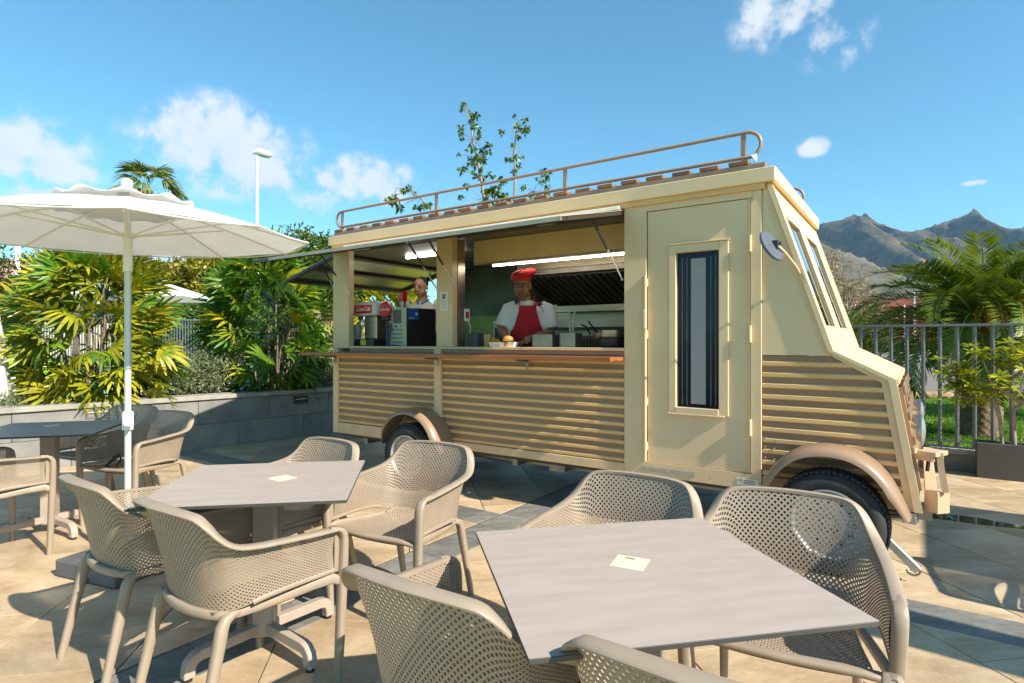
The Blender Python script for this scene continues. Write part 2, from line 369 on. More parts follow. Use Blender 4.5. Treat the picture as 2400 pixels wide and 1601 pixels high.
def stone(name, c0, c1, c2, speck, rough, sc_=1.):
    m = bpy.data.materials.new(name); m.use_nodes = True; t = m.node_tree; b = t.nodes['Principled BSDF']; l = t.links.new
    def nd(k, **q):
        n = t.nodes.new(k)
        for a_, v_ in q.items(): setattr(n, a_, v_)
        return n
    tc_ = nd('ShaderNodeTexCoord'); oi = nd('ShaderNodeObjectInfo'); cx = nd('ShaderNodeCombineXYZ'); l(oi.outputs['Random'], cx.inputs[0]); l(oi.outputs['Random'], cx.inputs[1])
    vm = nd('ShaderNodeVectorMath', operation='MULTIPLY_ADD'); l(cx.outputs[0], vm.inputs[0]); vm.inputs[1].default_value = (53, 91, 0); l(tc_.outputs['Object'], vm.inputs[2])
    mp = nd('ShaderNodeMapping'); mp.inputs['Rotation'].default_value = (0, 0, rad(10)); mp.inputs['Scale'].default_value = (.8*sc_, 1.7*sc_, 1); l(vm.outputs[0], mp.inputs[0])
    def nz_(s, d, r, v, dist=0):
        n = nd('ShaderNodeTexNoise'); n.inputs['Scale'].default_value = s; n.inputs['Detail'].default_value = d; n.inputs['Roughness'].default_value = r; n.inputs['Distortion'].default_value = dist; l(v, n.inputs['Vector']); return n
    v1 = nz_(2.6, 12, .68, mp.outputs[0], .5); v2 = nz_(1.3, 6, .6, vm.outputs[0]); v3 = nz_(170, 3, .7, vm.outputs[0]); v4 = nz_(28, 6, .7, vm.outputs[0])
    rp_ = nd('ShaderNodeValToRGB'); l(v1.outputs[0], rp_.inputs[0]); e_ = rp_.color_ramp.elements; e_[0].position = .32; e_[0].color = (*c0, 1); e_[1].position = .68; e_[1].color = (*c2, 1); q_ = e_.new(.5); q_.color = (*c1, 1)
    st_ = nd('ShaderNodeMapRange'); l(v2.outputs[0], st_.inputs[0]); st_.inputs[1].default_value = .35; st_.inputs[2].default_value = .65; st_.inputs[3].default_value = .80; st_.inputs[4].default_value = 1.08
    sp = nd('ShaderNodeMapRange'); l(v3.outputs[0], sp.inputs[0]); sp.inputs[1].default_value = .3; sp.inputs[2].default_value = .7; sp.inputs[3].default_value = 1-speck; sp.inputs[4].default_value = 1+speck
    gr = nd('ShaderNodeMapRange'); l(v4.outputs[0], gr.inputs[0]); gr.inputs[1].default_value = .3; gr.inputs[2].default_value = .7; gr.inputs[3].default_value = 1-speck*.7; gr.inputs[4].default_value = 1+speck*.5
    rn = nd('ShaderNodeMapRange'); l(oi.outputs['Random'], rn.inputs[0]); rn.inputs[3].default_value = .88; rn.inputs[4].default_value = 1.08
    m1 = nd('ShaderNodeMath', operation='MULTIPLY'); l(st_.outputs[0], m1.inputs[0]); l(sp.outputs[0], m1.inputs[1]); m2 = nd('ShaderNodeMath', operation='MULTIPLY'); l(m1.outputs[0], m2.inputs[0]); l(rn.outputs[0], m2.inputs[1])
    m3 = nd('ShaderNodeMath', operation='MULTIPLY'); l(m2.outputs[0], m3.inputs[0]); l(gr.outputs[0], m3.inputs[1])
    hs = nd('ShaderNodeHueSaturation'); l(rp_.outputs[0], hs.inputs['Color']); l(m3.outputs[0], hs.inputs['Value']); l(hs.outputs[0], b.inputs['Base Color'])
    rr_ = nd('ShaderNodeMapRange'); l(v2.outputs[0], rr_.inputs[0]); rr_.inputs[1].default_value = .35; rr_.inputs[2].default_value = .65; rr_.inputs[3].default_value = rough-.14; rr_.inputs[4].default_value = rough+.12; l(rr_.outputs[0], b.inputs['Roughness'])
    bp_ = nd('ShaderNodeBump'); bp_.inputs['Strength'].default_value = .35; bp_.inputs['Distance'].default_value = .003; l(v4.outputs[0], bp_.inputs['Height']); l(bp_.outputs[0], b.inputs['Normal'])
    return m
SAND = stone('sandstone', (.37, .245, .135), (.50, .37, .23), (.59, .455, .30), .16, .5)
GREYP = stone('grey_basalt', (.155, .15, .135), (.20, .195, .175), (.265, .255, .225), .30, .6, 3.)
GROUT = mat('grout', (.16, .125, .085), .9, var=.2)
ground = structure(link('ground', np_mesh('ground', [(-7000,-3000,-.25),(7000,-3000,-.25),(7000,7000,-.25),(-7000,7000,-.25)], [(0,1,2,3)],
                   mat('dry_ground', (.17, .14, .09), .95, col2=(.26, .22, .15), scale=.02))))
LAWNM = mat('lawn', (.075, .17, .008), .9, col2=(.20, .33, .02), scale=1.6, bump=.6, bscale=60, detail=8)
lawn = structure(MB().box(-60, 60, -12, 60, -.24, -.035).build('lawn', LAWNM))
# slab under the tiles
WALL0 = LW(-7.73, 1.88); WD = (AX*.1455+AY).normalized(); WN = Vector((WD.y, -WD.x, 0))
poly = [LW(-8.15, -1.0), LW(6.5, -1.0), LW(6.5, 7.78), LW(-6.85, 7.78)]
mb = MB(); mb.prism([(p.x, p.y) for p in poly], lambda a, b, h: (a, b, h), -.2, -.012)
patio = structure(mb.build('patio', GROUT))
def clip(P, n, d):      # keep n.p <= d
    o = []
    for i, a in enumerate(P):
        b = P[(i+1) % len(P)]; da = a.dot(n)-d; db = b.dot(n)-d
        if da <= 0: o.append(a)
        if da*db < 0: o.append(a+(b-a)*(da/(da-db)))
    return o
def area(P): return abs(sum(P[i].x*P[(i+1) % len(P)].y-P[(i+1) % len(P)].x*P[i].y for i in range(len(P))))/2
BA = (-2.72, -2.42); BB = (3.45, 3.74); OUT = 7.73
N1 = Vector((math.cos(rad(10)), math.sin(rad(10)), 0)); N2 = Vector((-N1.y, N1.x, 0))
tiles = []
TW, TL, G = .60, .90, .0027
for i in range(-16, 17):
    for j in range(-8, 18):
        u = i*TW; v = j*TL+(i % 3)*.30
        R_ = [N1*a+N2*b for a, b in ((u+G, v+G), (u+TW-G, v+G), (u+TW-G, v+TL-G), (u+G, v+TL-G))]
        for sl in (0, 1):
            for sw in (0, 1):
                P = R_
                P = clip(P, AX, BA[0]-.004) if sl == 0 else clip(P, -AX, -BA[1]-.003)
                if len(P) > 2: P = clip(P, AY, BB[0]-.003) if sw == 0 else clip(P, -AY, -BB[1]-.003)
                if len(P) > 2: P = clip(P, AY, OUT)
                if len(P) > 2: P = clip(P, -AY, .9)
                if len(P) > 2: P = clip(P, AX, 6.4)
                if len(P) > 2: P = clip(P, -WN, -WALL0.dot(WN)-.01)
                if len(P) < 3 or area(P) < .002: continue
                c = sum(P, Vector())/len(P)
                vis = max((area(P)*CAM_H/max(q.y, .5)**3 if in_view(q, 1.06) else 0) for q in P+[c])
                lc, wc = c.dot(AX), c.dot(AY)
                if 4.35 < wc < 6 and -5.0 < lc < -.3: vis *= .15
                tiles.append((vis, P, c))
tiles.sort(key=lambda t: -t[0])
def slab_mesh(P, c, h0=-.016, top=0., bev=.002):
    n = len(P); v = []; f = []
    tx, ty = random.uniform(-.0012, .0012), random.uniform(-.0012, .0012)
    for q in P: v.append((q.x-c.x, q.y-c.y, h0))
    for q in P: v.append((q.x-c.x, q.y-c.y, top-bev))
    for q in P:
        d = (c-q); d.normalize(); v.append((q.x-c.x+d.x*bev*1.4, q.y-c.y+d.y*bev*1.4, top+(q.x-c.x)*tx+(q.y-c.y)*ty))
    f.append(tuple(range(2*n, 3*n)))
    for i in range(n):
        j = (i+1) % n; f.append((i, j, n+j, n+i)); f.append((n+i, n+j, 2*n+j, 2*n+i))
    return v, f
rest = MB(); cnt = 0
full = None
for vis, P, c in tiles:
    if cnt < 285 and vis > 0:
        v, f = slab_mesh(P, c)
        me = bpy.data.meshes.new('paving_tile'); me.from_pydata(v, [], f); me.materials.append(SAND)
        link('paving_tile', me, patio, c); cnt += 1
    else:
        v, f = slab_mesh(P, c); rest.add([(a+c.x, b+c.y, z) for a, b, z in v], f)
stuff(rest.build('paving_tiles', SAND, patio, fixn=False))
def paver(l0, l1, w0, w1):
    P = [LW(l0, w0), LW(l1, w0), LW(l1, w1), LW(l0, w1)]
    if l1 < -2.9: P = clip(P, -WN, -WALL0.dot(WN)-.01)
    if len(P) < 3: return
    c = sum(P, Vector())/len(P); v, f = slab_mesh(P, c)
    me = bpy.data.meshes.new('band_paver'); me.from_pydata(v, [], f); me.materials.append(GREYP); link('band_paver', me, patio, c)
k = -7.9
while k < 6.3:
    e = min(k+.72, 6.3)
    if not (k < BA[1] and e > BA[0]): paver(k+.002, e-.002, BB[0], BB[1])
    elif k < BA[0]: paver(k+.002, BA[0]-.004, BB[0], BB[1]); e = BA[1]; paver(BA[0]+.01, BA[1]-.003, BB[0], BB[1])
    k = e
for a, b, st in ((.9, BB[0], .3), (BB[1], OUT, .1)):
    k = a
    while k < b-.05:
        e = min(k+.72-(st if k == a else 0), b); paver(BA[0]+.011, BA[1], k+.002, e-.002); k = e
mb = MB()
P = [LW(BA[0]-.003, .9), LW(BA[0]+.010, .9), LW(BA[0]+.010, OUT), LW(BA[0]-.003, OUT)]
mb.prism([(p.x, p.y) for p in P], lambda a, b, h: (a, b, h), -.03, -.004); mb.build('drain_slot', BLACKM, patio)
# puddle
pm = bpy.data.materials.new('puddle_water'); pm.use_nodes = True; b_ = pm.node_tree.nodes['Principled BSDF']
b_.inputs['Base Color'].default_value = (.09, .065, .04, 1); b_.inputs['Roughness'].default_value = .015; b_.inputs['IOR'].default_value = 1.33; b_.inputs['Specular IOR Level'].default_value = .9
def puddle(cx, cy, a, b, ang, seed):
    pts = []; r_ = random.Random(seed); ph = [r_.uniform(0, 6) for _ in range(4)]
    for i in range(40):
        t = 2*PI*i/40; k = 1+.22*math.sin(2*t+ph[0])+.16*math.sin(3*t+ph[1])+.08*math.sin(5*t+ph[2])
        x, y = a*k*math.cos(t), b*k*math.sin(t); pts.append((cx+x*math.cos(ang)-y*math.sin(ang), cy+x*math.sin(ang)+y*math.cos(ang), .0022))
    return structure(link('puddle', np_mesh('puddle', [(cx, cy, .0028)]+pts, [(0, i+1, (i+1) % 40+1) for i in range(40)], pm)))
puddle(3.42, 4.50, .36, .12, -.5, 3); puddle(3.42, 4.92, .20, .05, -.3, 5); puddle(2.98, 4.66, .22, .05, -.6, 8)

# ------------------------------------------------------------------ left planter wall
pw = thing('planter_wall', 'long low planter wall of dark grey stone blocks behind the left tables', 'wall', WALL0, math.atan2(WD.y, WD.x))
# local x along the wall, local -y ... face towards the terrace is local y = 0 side, wall body at +y
def wbox(n, x0, x1, y0, y1, z0, z1, m, b=.004): return MB().box(x0, x1, y0, y1, z0, z1, b).build(n, m, pw)
x = -3.0; i = 0
while x < 6.0:
    wbox('stone_block', x+.002, x+.898, 0, .26, -.05, .315, STONEW)
    wbox('stone_block', x+.402, x+1.298, .0, .26, .318, .625, STONEW)
    wbox('cap_stone', x+.10, x+.998, -.03, .29, .627, .682, CAPS); x += .9
bed = structure(MB().box(-3, 6.0, .29, 1.6, -.1, .60).build('planting_bed', SOIL, None)); bed.location = WALL0; bed.rotation_euler = pw.rotation_euler
def wall_lamp(s, z, w_, label):
    t = thing('wall_lamp', label, 'wall light', WALL0+WD*s+Vector((0, 0, z)), math.atan2(WD.y, WD.x), 'recessed lamps in the planter wall')
    m = MB(); h_ = .055
    for a in ((-w_, w_, -.010, .02, h_-.012, h_), (-w_, w_, -.010, .02, -h_, -h_+.012), (-w_, -w_+.012, -.0105, .02, -h_+.012, h_-.012), (w_-.012, w_, -.0105, .02, -h_+.012, h_-.012)): m.box(*a)
    m.build('frame', DARKFR if s > 2 else STEELD, t)
    MB().box(-w_+.014, w_-.014, -.004, .006, -h_+.014, h_-.014).build('face_plate', BLACKM if s > 2 else STEELD, t)
    MB().obox((0, -.014, .012), (1,0,0), (0,1,0), (0,0,1), w_*.8, .008, .006, .003).build('louvre', ALU, t)
    return t
wall_lamp(.845, .561, .12, 'recessed grey wall lamp in the sunlit stretch of the planter wall')
wall_lamp(3.265, .535, .108, 'recessed black wall lamp in the shaded stretch of the planter wall')

# ------------------------------------------------------------------ right wall and railing
FW = 7.75
rw = thing('low_wall', 'low grey stone wall carrying the metal railing behind the trailer', 'wall', LW(0, FW), VROT)
x = -6.6
while x < 6.4:
    MB().box(x+.003, x+.897, 0, .22, -.05, .175, .004).build('stone_block', STONEW, rw)
    MB().box(x+.003, x+.897, -.025, .245, .178, .225, .004).build('cap_stone', CAPS, rw); x += .9
fe = thing('railing', 'tall grey metal railing of upright bars on the low wall', 'fence', LW(0, FW, .225), VROT)
RT = 1.545-.225
MB().box(-6.6, 6.4, .085, .145, RT-.014, RT+.014, .003).build('top_rail', FENCEM, fe)
MB().box(-6.6, 6.4, .088, .142, .06, .072).build('bottom_rail', FENCEM, fe)
bar = None
for i in range(-44, 43):
    xx = i*.1485+.05
    if bar is None: bar = MB().lathe([(.0195, 0), (.0195, RT-.012)], 10).build('bar', FENCEM, fe, smooth=40); bar.location = (xx, .115, 0)
    else:
        c = bar.copy(); C.objects.link(c); c.location = (xx, .115, 0)

# grey dark planter on the right
pt = thing('planter_box', 'long dark grey planter box at the foot of the railing', 'planter', LW(1.29, 7.605), VROT)
m = MB(); H_ = .355; T = .022; Lx = .80; Ly = .115
m.box(-Lx, Lx, -Ly, -Ly+T, 0, H_, .004); m.box(-Lx, Lx, Ly-T, Ly, 0, H_, .004); m.box(-Lx, -Lx+T, -Ly+T, Ly-T, 0, H_-.001, .003); m.box(Lx-T, Lx, -Ly+T, Ly-T, 0, H_-.001, .003)
m.build('box_wall', PLANTERM, pt); MB().box(-Lx+T, Lx-T, -Ly+T, Ly-T, .02, H_-.07).build('soil', SOIL, pt)

# ------------------------------------------------------------------ gravel bank, pool, hills
def gz(y): return -.02+max(0, min(1, (y-14.4)/8))*.58
GRAV = mat('gravel', (.085, .075, .062), .95, col2=(.25, .215, .18), scale=30, bump=1, bscale=40, detail=8)
gb = structure(MB().grid(lambda u, v: (3+u*34, 14.4+v*12, gz(14.4+v*12)+.03*noise.noise((u*30, v*8, 0))), 60, 24).build('gravel_bank', GRAV))
ROCKE = mat('sandstone_rock', (.34, .22, .13), .9, var=.25, scale=8, bump=.6, bscale=20, rnd=.15)
def rock_mesh(seed, sx, sy, sz):
    bm = bmesh.new(); bmesh.ops.create_icosphere(bm, subdivisions=2, radius=1)
    for v in bm.verts:
        k = 1+.28*noise.noise(v.co*1.4+Vector((seed*7.1, 0, 0)))
        v.co = Vector((v.co.x*sx*k, v.co.y*sy*k, max(v.co.z, -.5)*sz*k))
    me = bpy.data.meshes.new('edging_stone'); bm.to_mesh(me); bm.free(); me.materials.append(ROCKE); return me
rms = [rock_mesh(s, .19, .13, .12) for s in range(5)]
for i in range(26):
    o = link('edging_stone', rms[i % 5], gb, (9.2+i*.36+random.uniform(-.03, .03), 14.3+random.uniform(-.06, .06), .03), random.uniform(-.3, .3)+(PI if i % 2 else 0))
sw_ = thing('garden_wall', 'low dark stone garden wall beyond the gravel bank', 'wall', (20, 23.2, .5))
for i in range(16):
    for j in range(2):
        MB().box(-11+i*1.4+.02*j+.5*j, -11+i*1.4+1.38+.5*j, 0, .35, j*.22, j*.22+.215, .02).build('stone_block', STONEW, sw_)
POOLW = mat('pool_water', (.05, .34, .36), .06, col2=(.10, .48, .48), scale=1.5, bump=.25, bscale=6)
DECKP = mat('pale_pool_deck', (.50, .47, .42), .8, var=.08, scale=2)
structure(MB().box(-34, -6.5, 10.2, 20.4, -.2, -.02).build('pool_deck', DECKP))
structure(MB().box(-30, -8.2, 12.6, 19.6, -.018, -.008).build('pool_water', POOLW))
# mountains
MTN = bpy.data.materials.new('mountain_rock'); MTN.use_nodes = True; t_ = MTN.node_tree; b_ = t_.nodes['Principled BSDF']; b_.inputs['Roughness'].default_value = .95; b_.inputs['Specular IOR Level'].default_value = .1
tcn = t_.nodes.new('ShaderNodeTexCoord')
def _noise(s, d, r=.6):
    n = t_.nodes.new('ShaderNodeTexNoise'); n.inputs['Scale'].default_value = s; n.inputs['Detail'].default_value = d; n.inputs['Roughness'].default_value = r; t_.links.new(tcn.outputs['Object'], n.inputs['Vector']); return n
na = _noise(.012, 10, .72); nb = _noise(.05, 8, .7)
rp = t_.nodes.new('ShaderNodeValToRGB'); t_.links.new(na.outputs[0], rp.inputs[0])
e = rp.color_ramp.elements; e[0].position = .36; e[0].color = (.035, .042, .026, 1); e[1].position = .66; e[1].color = (.26, .17, .12, 1)
q = e.new(.5); q.color = (.11, .088, .06, 1)
mxn = t_.nodes.new('ShaderNodeMix'); mxn.data_type = 'RGBA'; mxn.blend_type = 'MULTIPLY'; mxn.inputs[0].default_value = .6
rp2 = t_.nodes.new('ShaderNodeValToRGB'); t_.links.new(nb.outputs[0], rp2.inputs[0]); rp2.color_ramp.elements[0].position = .38; rp2.color_ramp.elements[0].color = (.45, .5, .42, 1); rp2.color_ramp.elements[1].position = .6; rp2.color_ramp.elements[1].color = (1.25, 1.2, 1.15, 1)
t_.links.new(rp.outputs[0], mxn.inputs[6]); t_.links.new(rp2.outputs[0], mxn.inputs[7]); t_.links.new(mxn.outputs[2], b_.inputs['Base Color'])
bpn = t_.nodes.new('ShaderNodeBump'); bpn.inputs['Strength'].default_value = .9; bpn.inputs['Distance'].default_value = 9; t_.links.new(nb.outputs[0], bpn.inputs['Height']); t_.links.new(bpn.outputs[0], b_.inputs['Normal'])
def ridge(name, crest, D, y0, y1, rough, nu, nv, seed, flat=1.25, mtl=MTN):
    """crest: (x/y, z/y) seen from the terrace, at distance D; slopes run from the crest down to y0 in front and y1 behind"""
    xs = [c[0] for c in crest]; zs = [c[1] for c in crest]; V = []
    for j in range(nv+1):
        v = j/nv
        for i in range(nu+1):
            u = xs[0]+(xs[-1]-xs[0])*i/nu
            zc = float(np.interp(u, xs, zs))*D
            if v < .8: s = 1-v/.8; y = D-(D-y0)*s
            else: s = (v-.8)/.2; y = D+(y1-D)*s
            zc += 13*(noise.noise((u*90, seed, 0))+.6*noise.noise((u*240, seed, 3)))*min(1, zc/120)
            X = u*D*(1+.0*s)
            q1 = noise.noise((X/420.+.9*s+seed, s*.8, seed)); n1 = 1-2.4*abs(q1)
            n2 = noise.fractal((X/150.+s*.5, s*6, seed+9), .8, 2.1, 6)
            n3 = 1-2.2*abs(noise.noise((X/130.+.5*s+seed, s*1.6, seed+4)))
            n4 = 1-2*abs(noise.noise((X/48.+seed, s*5, seed+14)))
            env = min(1, s*3.5)*(1-s)**.7
            z = zc*(1-s)**flat+rough*env*(n1*.85+n3*.38+n4*.14+n2*.35)*min(1, zc/200)
            y += rough*.8*env*n2
            z = min(z, float(np.interp(X/y, xs, zs))*y-2) if v < .795 else (zc if v < .805 else zc*(1-s)**1.2)
            V.append((X, y, max(z, -2-s*4)-1))
    F = [(j*(nu+1)+i, j*(nu+1)+i+1, (j+1)*(nu+1)+i+1, (j+1)*(nu+1)+i) for j in range(nv) for i in range(nu)]
    return structure(link(name, np_mesh(name, V, F, mtl, smooth=True)))
def pc(L_): return [((x-1200)/1363, (800.5-y)/1363) for x, y in L_]
ridge('mountains', pc([(900, 790), (1200, 740), (1450, 690), (1600, 640), (1750, 590), (1850, 555), (1921, 523.5), (1972, 515), (1990, 506), (2003, 500), (2012, 506), (2018, 508), (2028, 499), (2034, 503), (2057, 522), (2085, 531), (2107, 538), (2132, 543), (2150, 540), (2178, 531), (2200, 525), (2223, 516), (2240, 512), (2255, 508), (2270, 499), (2276, 493), (2284, 490), (2292, 493), (2297, 502), (2302, 508), (2339, 525), (2371, 539), (2400, 532), (2460, 520), (2600, 500), (2800, 560), (3000, 600), (3300, 690), (3700, 790)]), 3000, 1350, 3900, 330, 620, 150, 3)
ridge('foothill', pc([(1300, 780), (1500, 700), (1700, 600), (1850, 548), (1931, 572), (2000, 594), (2036, 609), (2071, 626), (2114, 646), (2178, 660), (2260, 682), (2400, 712), (2600, 740), (3000, 790)]), 1150, 420, 1500, 9, 260, 60, 8, .9, mat('hill_scrub', (.085, .07, .046), .95, col2=(.165, .135, .092), scale=.05, bump=1, bscale=.3, detail=10))
# thin air between the terrace and the mountains
HZ = MB().box(-4600, 4600, -60, 4400, -3, 760).build('haze', [], None); stuff(HZ)
hm_ = bpy.data.materials.new('haze_air'); hm_.use_nodes = True; t_ = hm_.node_tree; t_.nodes.clear()
o_ = t_.nodes.new('ShaderNodeOutputMaterial'); v_ = t_.nodes.new('ShaderNodeVolumePrincipled'); v_.inputs['Color'].default_value = (.42, .72, 1, 1); v_.inputs['Density'].default_value = .000075
t_.links.new(v_.outputs[0], o_.inputs['Volume']); HZ.data.materials.append(hm_)
# ------------------------------------------------------------------ food truck (local x forward, y to the far side, z up)
VO = LW(.0241, 4.0692)
tr = thing('food_truck', 'cream and brown striped food truck trailer with open serving hatches', 'food truck', VO, VROT)
def VP(x, y, z=0.): return VO+AX*x+AY*y+Vector((0, 0, z))
WID = 1.96
def part(m, name, mt, parent=None, smooth=None, fixn=True): return m.build(name, mt, parent if parent is not None else tr, smooth, fixn)
def wedge(pts, y0, y1):   # side outline (x,z) given thickness along y
    m = MB(); m.prism(pts, lambda a, b, h: (a, h, b), y0, y1); return m
ZB, ZT = .388, 2.405
# posts and frames of the near side
part(MB().box(-5.235, -4.975, 0, .07, 1.30, ZT, .003), 'corner_post', CREAM)
part(MB().box(-5.235, -5.150, 0, .07, ZB, 1.298, .003), 'corner_post', CREAM)
part(MB().box(-3.725, -3.530, -.004, .07, 1.3225, ZT, .004), 'window_post', CREAM)
part(MB().box(-3.752, -3.665, -.012, .06, .50, 1.30, .004), 'panel_post', CREAM2)
m = MB()
m.box(-1.835, -1.66, 0, .07, ZB, ZT, .003); m.box(-.925, -.865, 0, .07, ZB, ZT, .003); m.box(-1.66, -.925, 0, .07, 2.325, ZT, .0); m.box(-1.66, -.925, 0, .07, ZB, .490, 0)
part(m, 'door_frame', CREAM)
part(MB().box(-5.15, -3.753, .004, .06, .387, .50, .003), 'sill_panel', CREAM2)
part(MB().box(-3.664, -1.836, .004, .06, .387, .455, .003), 'sill_panel', CREAM2)
part(MB().box(-5.235, -1.836, -.006, .10, 1.2985, 1.322, .002), 'window_sill', CREAM)
part(MB().box(-4.974, -1.836, .012, .07, 1.266, 1.2975, 0), 'sill_trim', BROWN)
# corrugated cladding: each strip is a piece
def strips(x0, x1, z0, z1, n, first=0, clipfn=None, y=.012):
    h_ = (z1-z0)/(2*n)
    for i in range(2*n):
        a = z1-i*h_; b = a-h_; brown = (i+first) % 2 == 0
        xa0, xa1 = x0, x1
        if clipfn: xa1b, xa1t = clipfn(b), clipfn(a)
        else: xa1b = xa1t = x1
        if min(xa1b, xa1t) <= x0+.01: continue
        yy = y+.010 if brown else y-.004
        q = .004
        m = MB()
        if brown: pr = [(yy, b), (yy, a)]
        else: pr = [(y+.010, b), (yy, b+.007), (yy, a-.007), (y+.010, a)]
        n_ = len(pr)+2; vs = []
        for xx, zz in ((0, 0), (1, 0)):
            for yv, zv in [(y+.03, b)]+pr+[(y+.03, a)]:
                vs.append(((x0 if xx == 0 else xa1b+(xa1t-xa1b)*(zv-b)/(a-b)), yv, zv))
        m.add(vs, [tuple(range(n_))[::-1], tuple(range(n_, 2*n_))]+[(k, (k+1) % n_, n_+(k+1) % n_, n_+k) for k in range(n_)])
        part(m, 'cladding_strip', BROWN if brown else STRIPE)
strips(-5.148, -3.754, .505, 1.262, 11)
strips(-3.663, -1.838, .458, 1.262, 12)
def front_edge(z):   # inner edge of the cheek panel
    return float(np.interp(z, [.387, .48, 1.135, 1.284], [-.05, -.066, -.172, -.469]))
strips(-.862, 0, .49, 1.279, 11, 0, front_edge)
# dark backing behind the lower cladding
m = MB(); m.box(-5.14, -1.84, .06, .08, .40, 1.26); m.prism([(-.86, .49), (-.10, .49), (-.20, 1.12), (-.5, 1.27), (-.86, 1.27)], lambda a, b, h: (a, h, b), .05, .06)
part(m, 'inner_lining', CREAM2)
part(MB().box(-.860, -.07, .004, .06, .387, .488, .003), 'sill_panel', CREAM2)
# cheek: cream upper side panel beside the windscreen and the folded edge band
part(wedge([(-.862, 1.282), (-.47, 1.282), (-.505, 1.36), (-.83, 2.36), (-.862, 2.36)], .010, .06), 'cab_side_panel', CREAM)
W_TOP = (-.800, 2.395); W_BOT = (-.451, 1.314); H_F = (-.128, 1.147); F_B = (0, .386)
def band(a, b, w0, w1, y0=-.006, y1=.05):
    d = Vector((b[0]-a[0], b[1]-a[1])); n = Vector((d.y, -d.x)).normalized()
    if n.x > 0: n = -n
    return wedge([a, b, (b[0]+n.x*w1, b[1]+n.y*w1), (a[0]+n.x*w0, a[1]+n.y*w0)], y0, y1)
def offs(P, k):   # inward offset polyline
    o = []
    for i, p in enumerate(P):
        ns = []
        for a, b in ((P[i-1], p) if i else None, (p, P[i+1]) if i < len(P)-1 else None) if 0 < i < len(P)-1 else (((P[i-1], p),) if i else ((p, P[i+1]),)):
            d = Vector((b[0]-a[0], b[1]-a[1])).normalized(); ns.append(Vector((d.y, -d.x)))
        n = sum(ns, Vector((0, 0)))/len(ns); n = n/max(n.length_squared, .3)
        if n.x+n.y > 0: n = -n
        o.append((p[0]+n.x*k, p[1]+n.y*k))
    return o
EDGE = [W_TOP, W_BOT, H_F, F_B]
IN1 = [(-.862, 2.36), (-.505, 1.305), (-.200, 1.125), (-.078, .387)]
IN2 = [(-.832, 2.39), (-.480, 1.312), (-.165, 1.140), (-.040, .386)]
for side in (0, 1):
    y0 = -.006 if side == 0 else WID-.044
    for i in range(3):
        m = wedge([EDGE[i], EDGE[i+1], IN2[i+1], IN2[i]], y0, y0+.05); part(m, 'edge_trim', CREAM)
        if side == 0:
            m = wedge([IN2[i], IN2[i+1], IN1[i+1], IN1[i]], .006, .05); part(m, 'edge_trim', CREAM2)
# windscreen wall with two tall panes
ud = Vector((W_BOT[0]-W_TOP[0], 0, W_BOT[1]-W_TOP[1])); ul = ud.length; ud.normalize(); un = Vector((-ud.z, 0, ud.x))
if un.x < 0: un = -un
def WSP(y, t, d=0.): p = Vector((W_TOP[0], 0, W_TOP[1]))+ud*t+un*d; return (p.x, y, p.z)
def wsbox(m, y0, y1, t0, t1, d0, d1, mi=None):
    c = Vector(WSP((y0+y1)/2, (t0+t1)/2, (d0+d1)/2)); m.obox(c, (0,1,0), ud, un, abs(y1-y0)/2, abs(t1-t0)/2, abs(d1-d0)/2, .002, mi); return m
panes = [(.16, .555), (.985, 1.40)]; T0, T1 = .235, .965
m = MB()
wsbox(m, .045, WID-.045, .0, T0, -.05, -.004); wsbox(m, .045, WID-.045, T1, ul-.002, -.05, -.004)
ys = [.045, panes[0][0], panes[0][1], panes[1][0], panes[1][1], WID-.045]
for a, b in ((ys[0], ys[1]), (ys[2], ys[3]), (ys[4], ys[5])): wsbox(m, a, b, T0, T1, -.05, -.0045)
part(m, 'windscreen_wall', CREAM)
for a, b in panes:
    m = MB(); wsbox(m, a, b, T0, T1, -.014, -.008); p = part(m, 'windscreen_pane', WSGLASS)
    m = MB(); wsbox(m, a-.03, b+.03, T0-.03, T0, -.004, .010); wsbox(m, b, b+.03, T0, T1, -.004, .010); wsbox(m, b+.07, b+.085, T0-.03, T1, -.004, .006)
    part(m, 'pane_trim', CREAM, p)
# bonnet and nose
hd = Vector((H_F[0]-W_BOT[0], 0, H_F[1]-W_BOT[1])); hl = hd.length; hd.normalize(); hn = Vector((-hd.z, 0, hd.x)); hn = hn if hn.z > 0 else -hn
m = MB(); m.obox(Vector((W_BOT[0], WID/2, W_BOT[1]))+hd*(hl/2)-hn*.012, hd, (0,1,0), hn, hl/2+.002, WID/2-.046, .011, .003)
part(m, 'bonnet', CREAM)
nd = Vector((F_B[0]-H_F[0], 0, F_B[1]-H_F[1])); nl = nd.length; nd.normalize(); nn = Vector((-nd.z, 0, nd.x)); nn = nn if nn.x > 0 else -nn
def NP(y, t, d=0.): return Vector((H_F[0], y, H_F[1]))+nd*t+nn*d
def nbox(m, y0, y1, t0, t1, d0, d1, b=.003): m.obox((NP(y0, t0, d0)+NP(y1, t1, d1))/2, (0,1,0), nd, nn, (y1-y0)/2, (t1-t0)/2, (d1-d0)/2, b); return m
part(nbox(MB(), .046, WID-.046, .0, nl, -.05, -.012), 'nose_panel', CREAM2)
m = MB(); nbox(m, .05, WID-.05, .0, .03, -.012, .012)
part(m, 'nose_lip', CREAM)
for y0 in (.10, .62, 1.18, 1.72):
    part(nbox(MB(), y0, y0+.07, .055, .43, -.012, .022), 'grille_slat', BROWNP)
for t0 in (.045, .20, .345): part(nbox(MB(), .10, WID-.17, t0, t0+.05, .0225, .036), 'grille_slat', BROWNP)
part(nbox(MB(), .085, .125, .40, .66, -.012, .018), 'grille_slat', BROWNP)
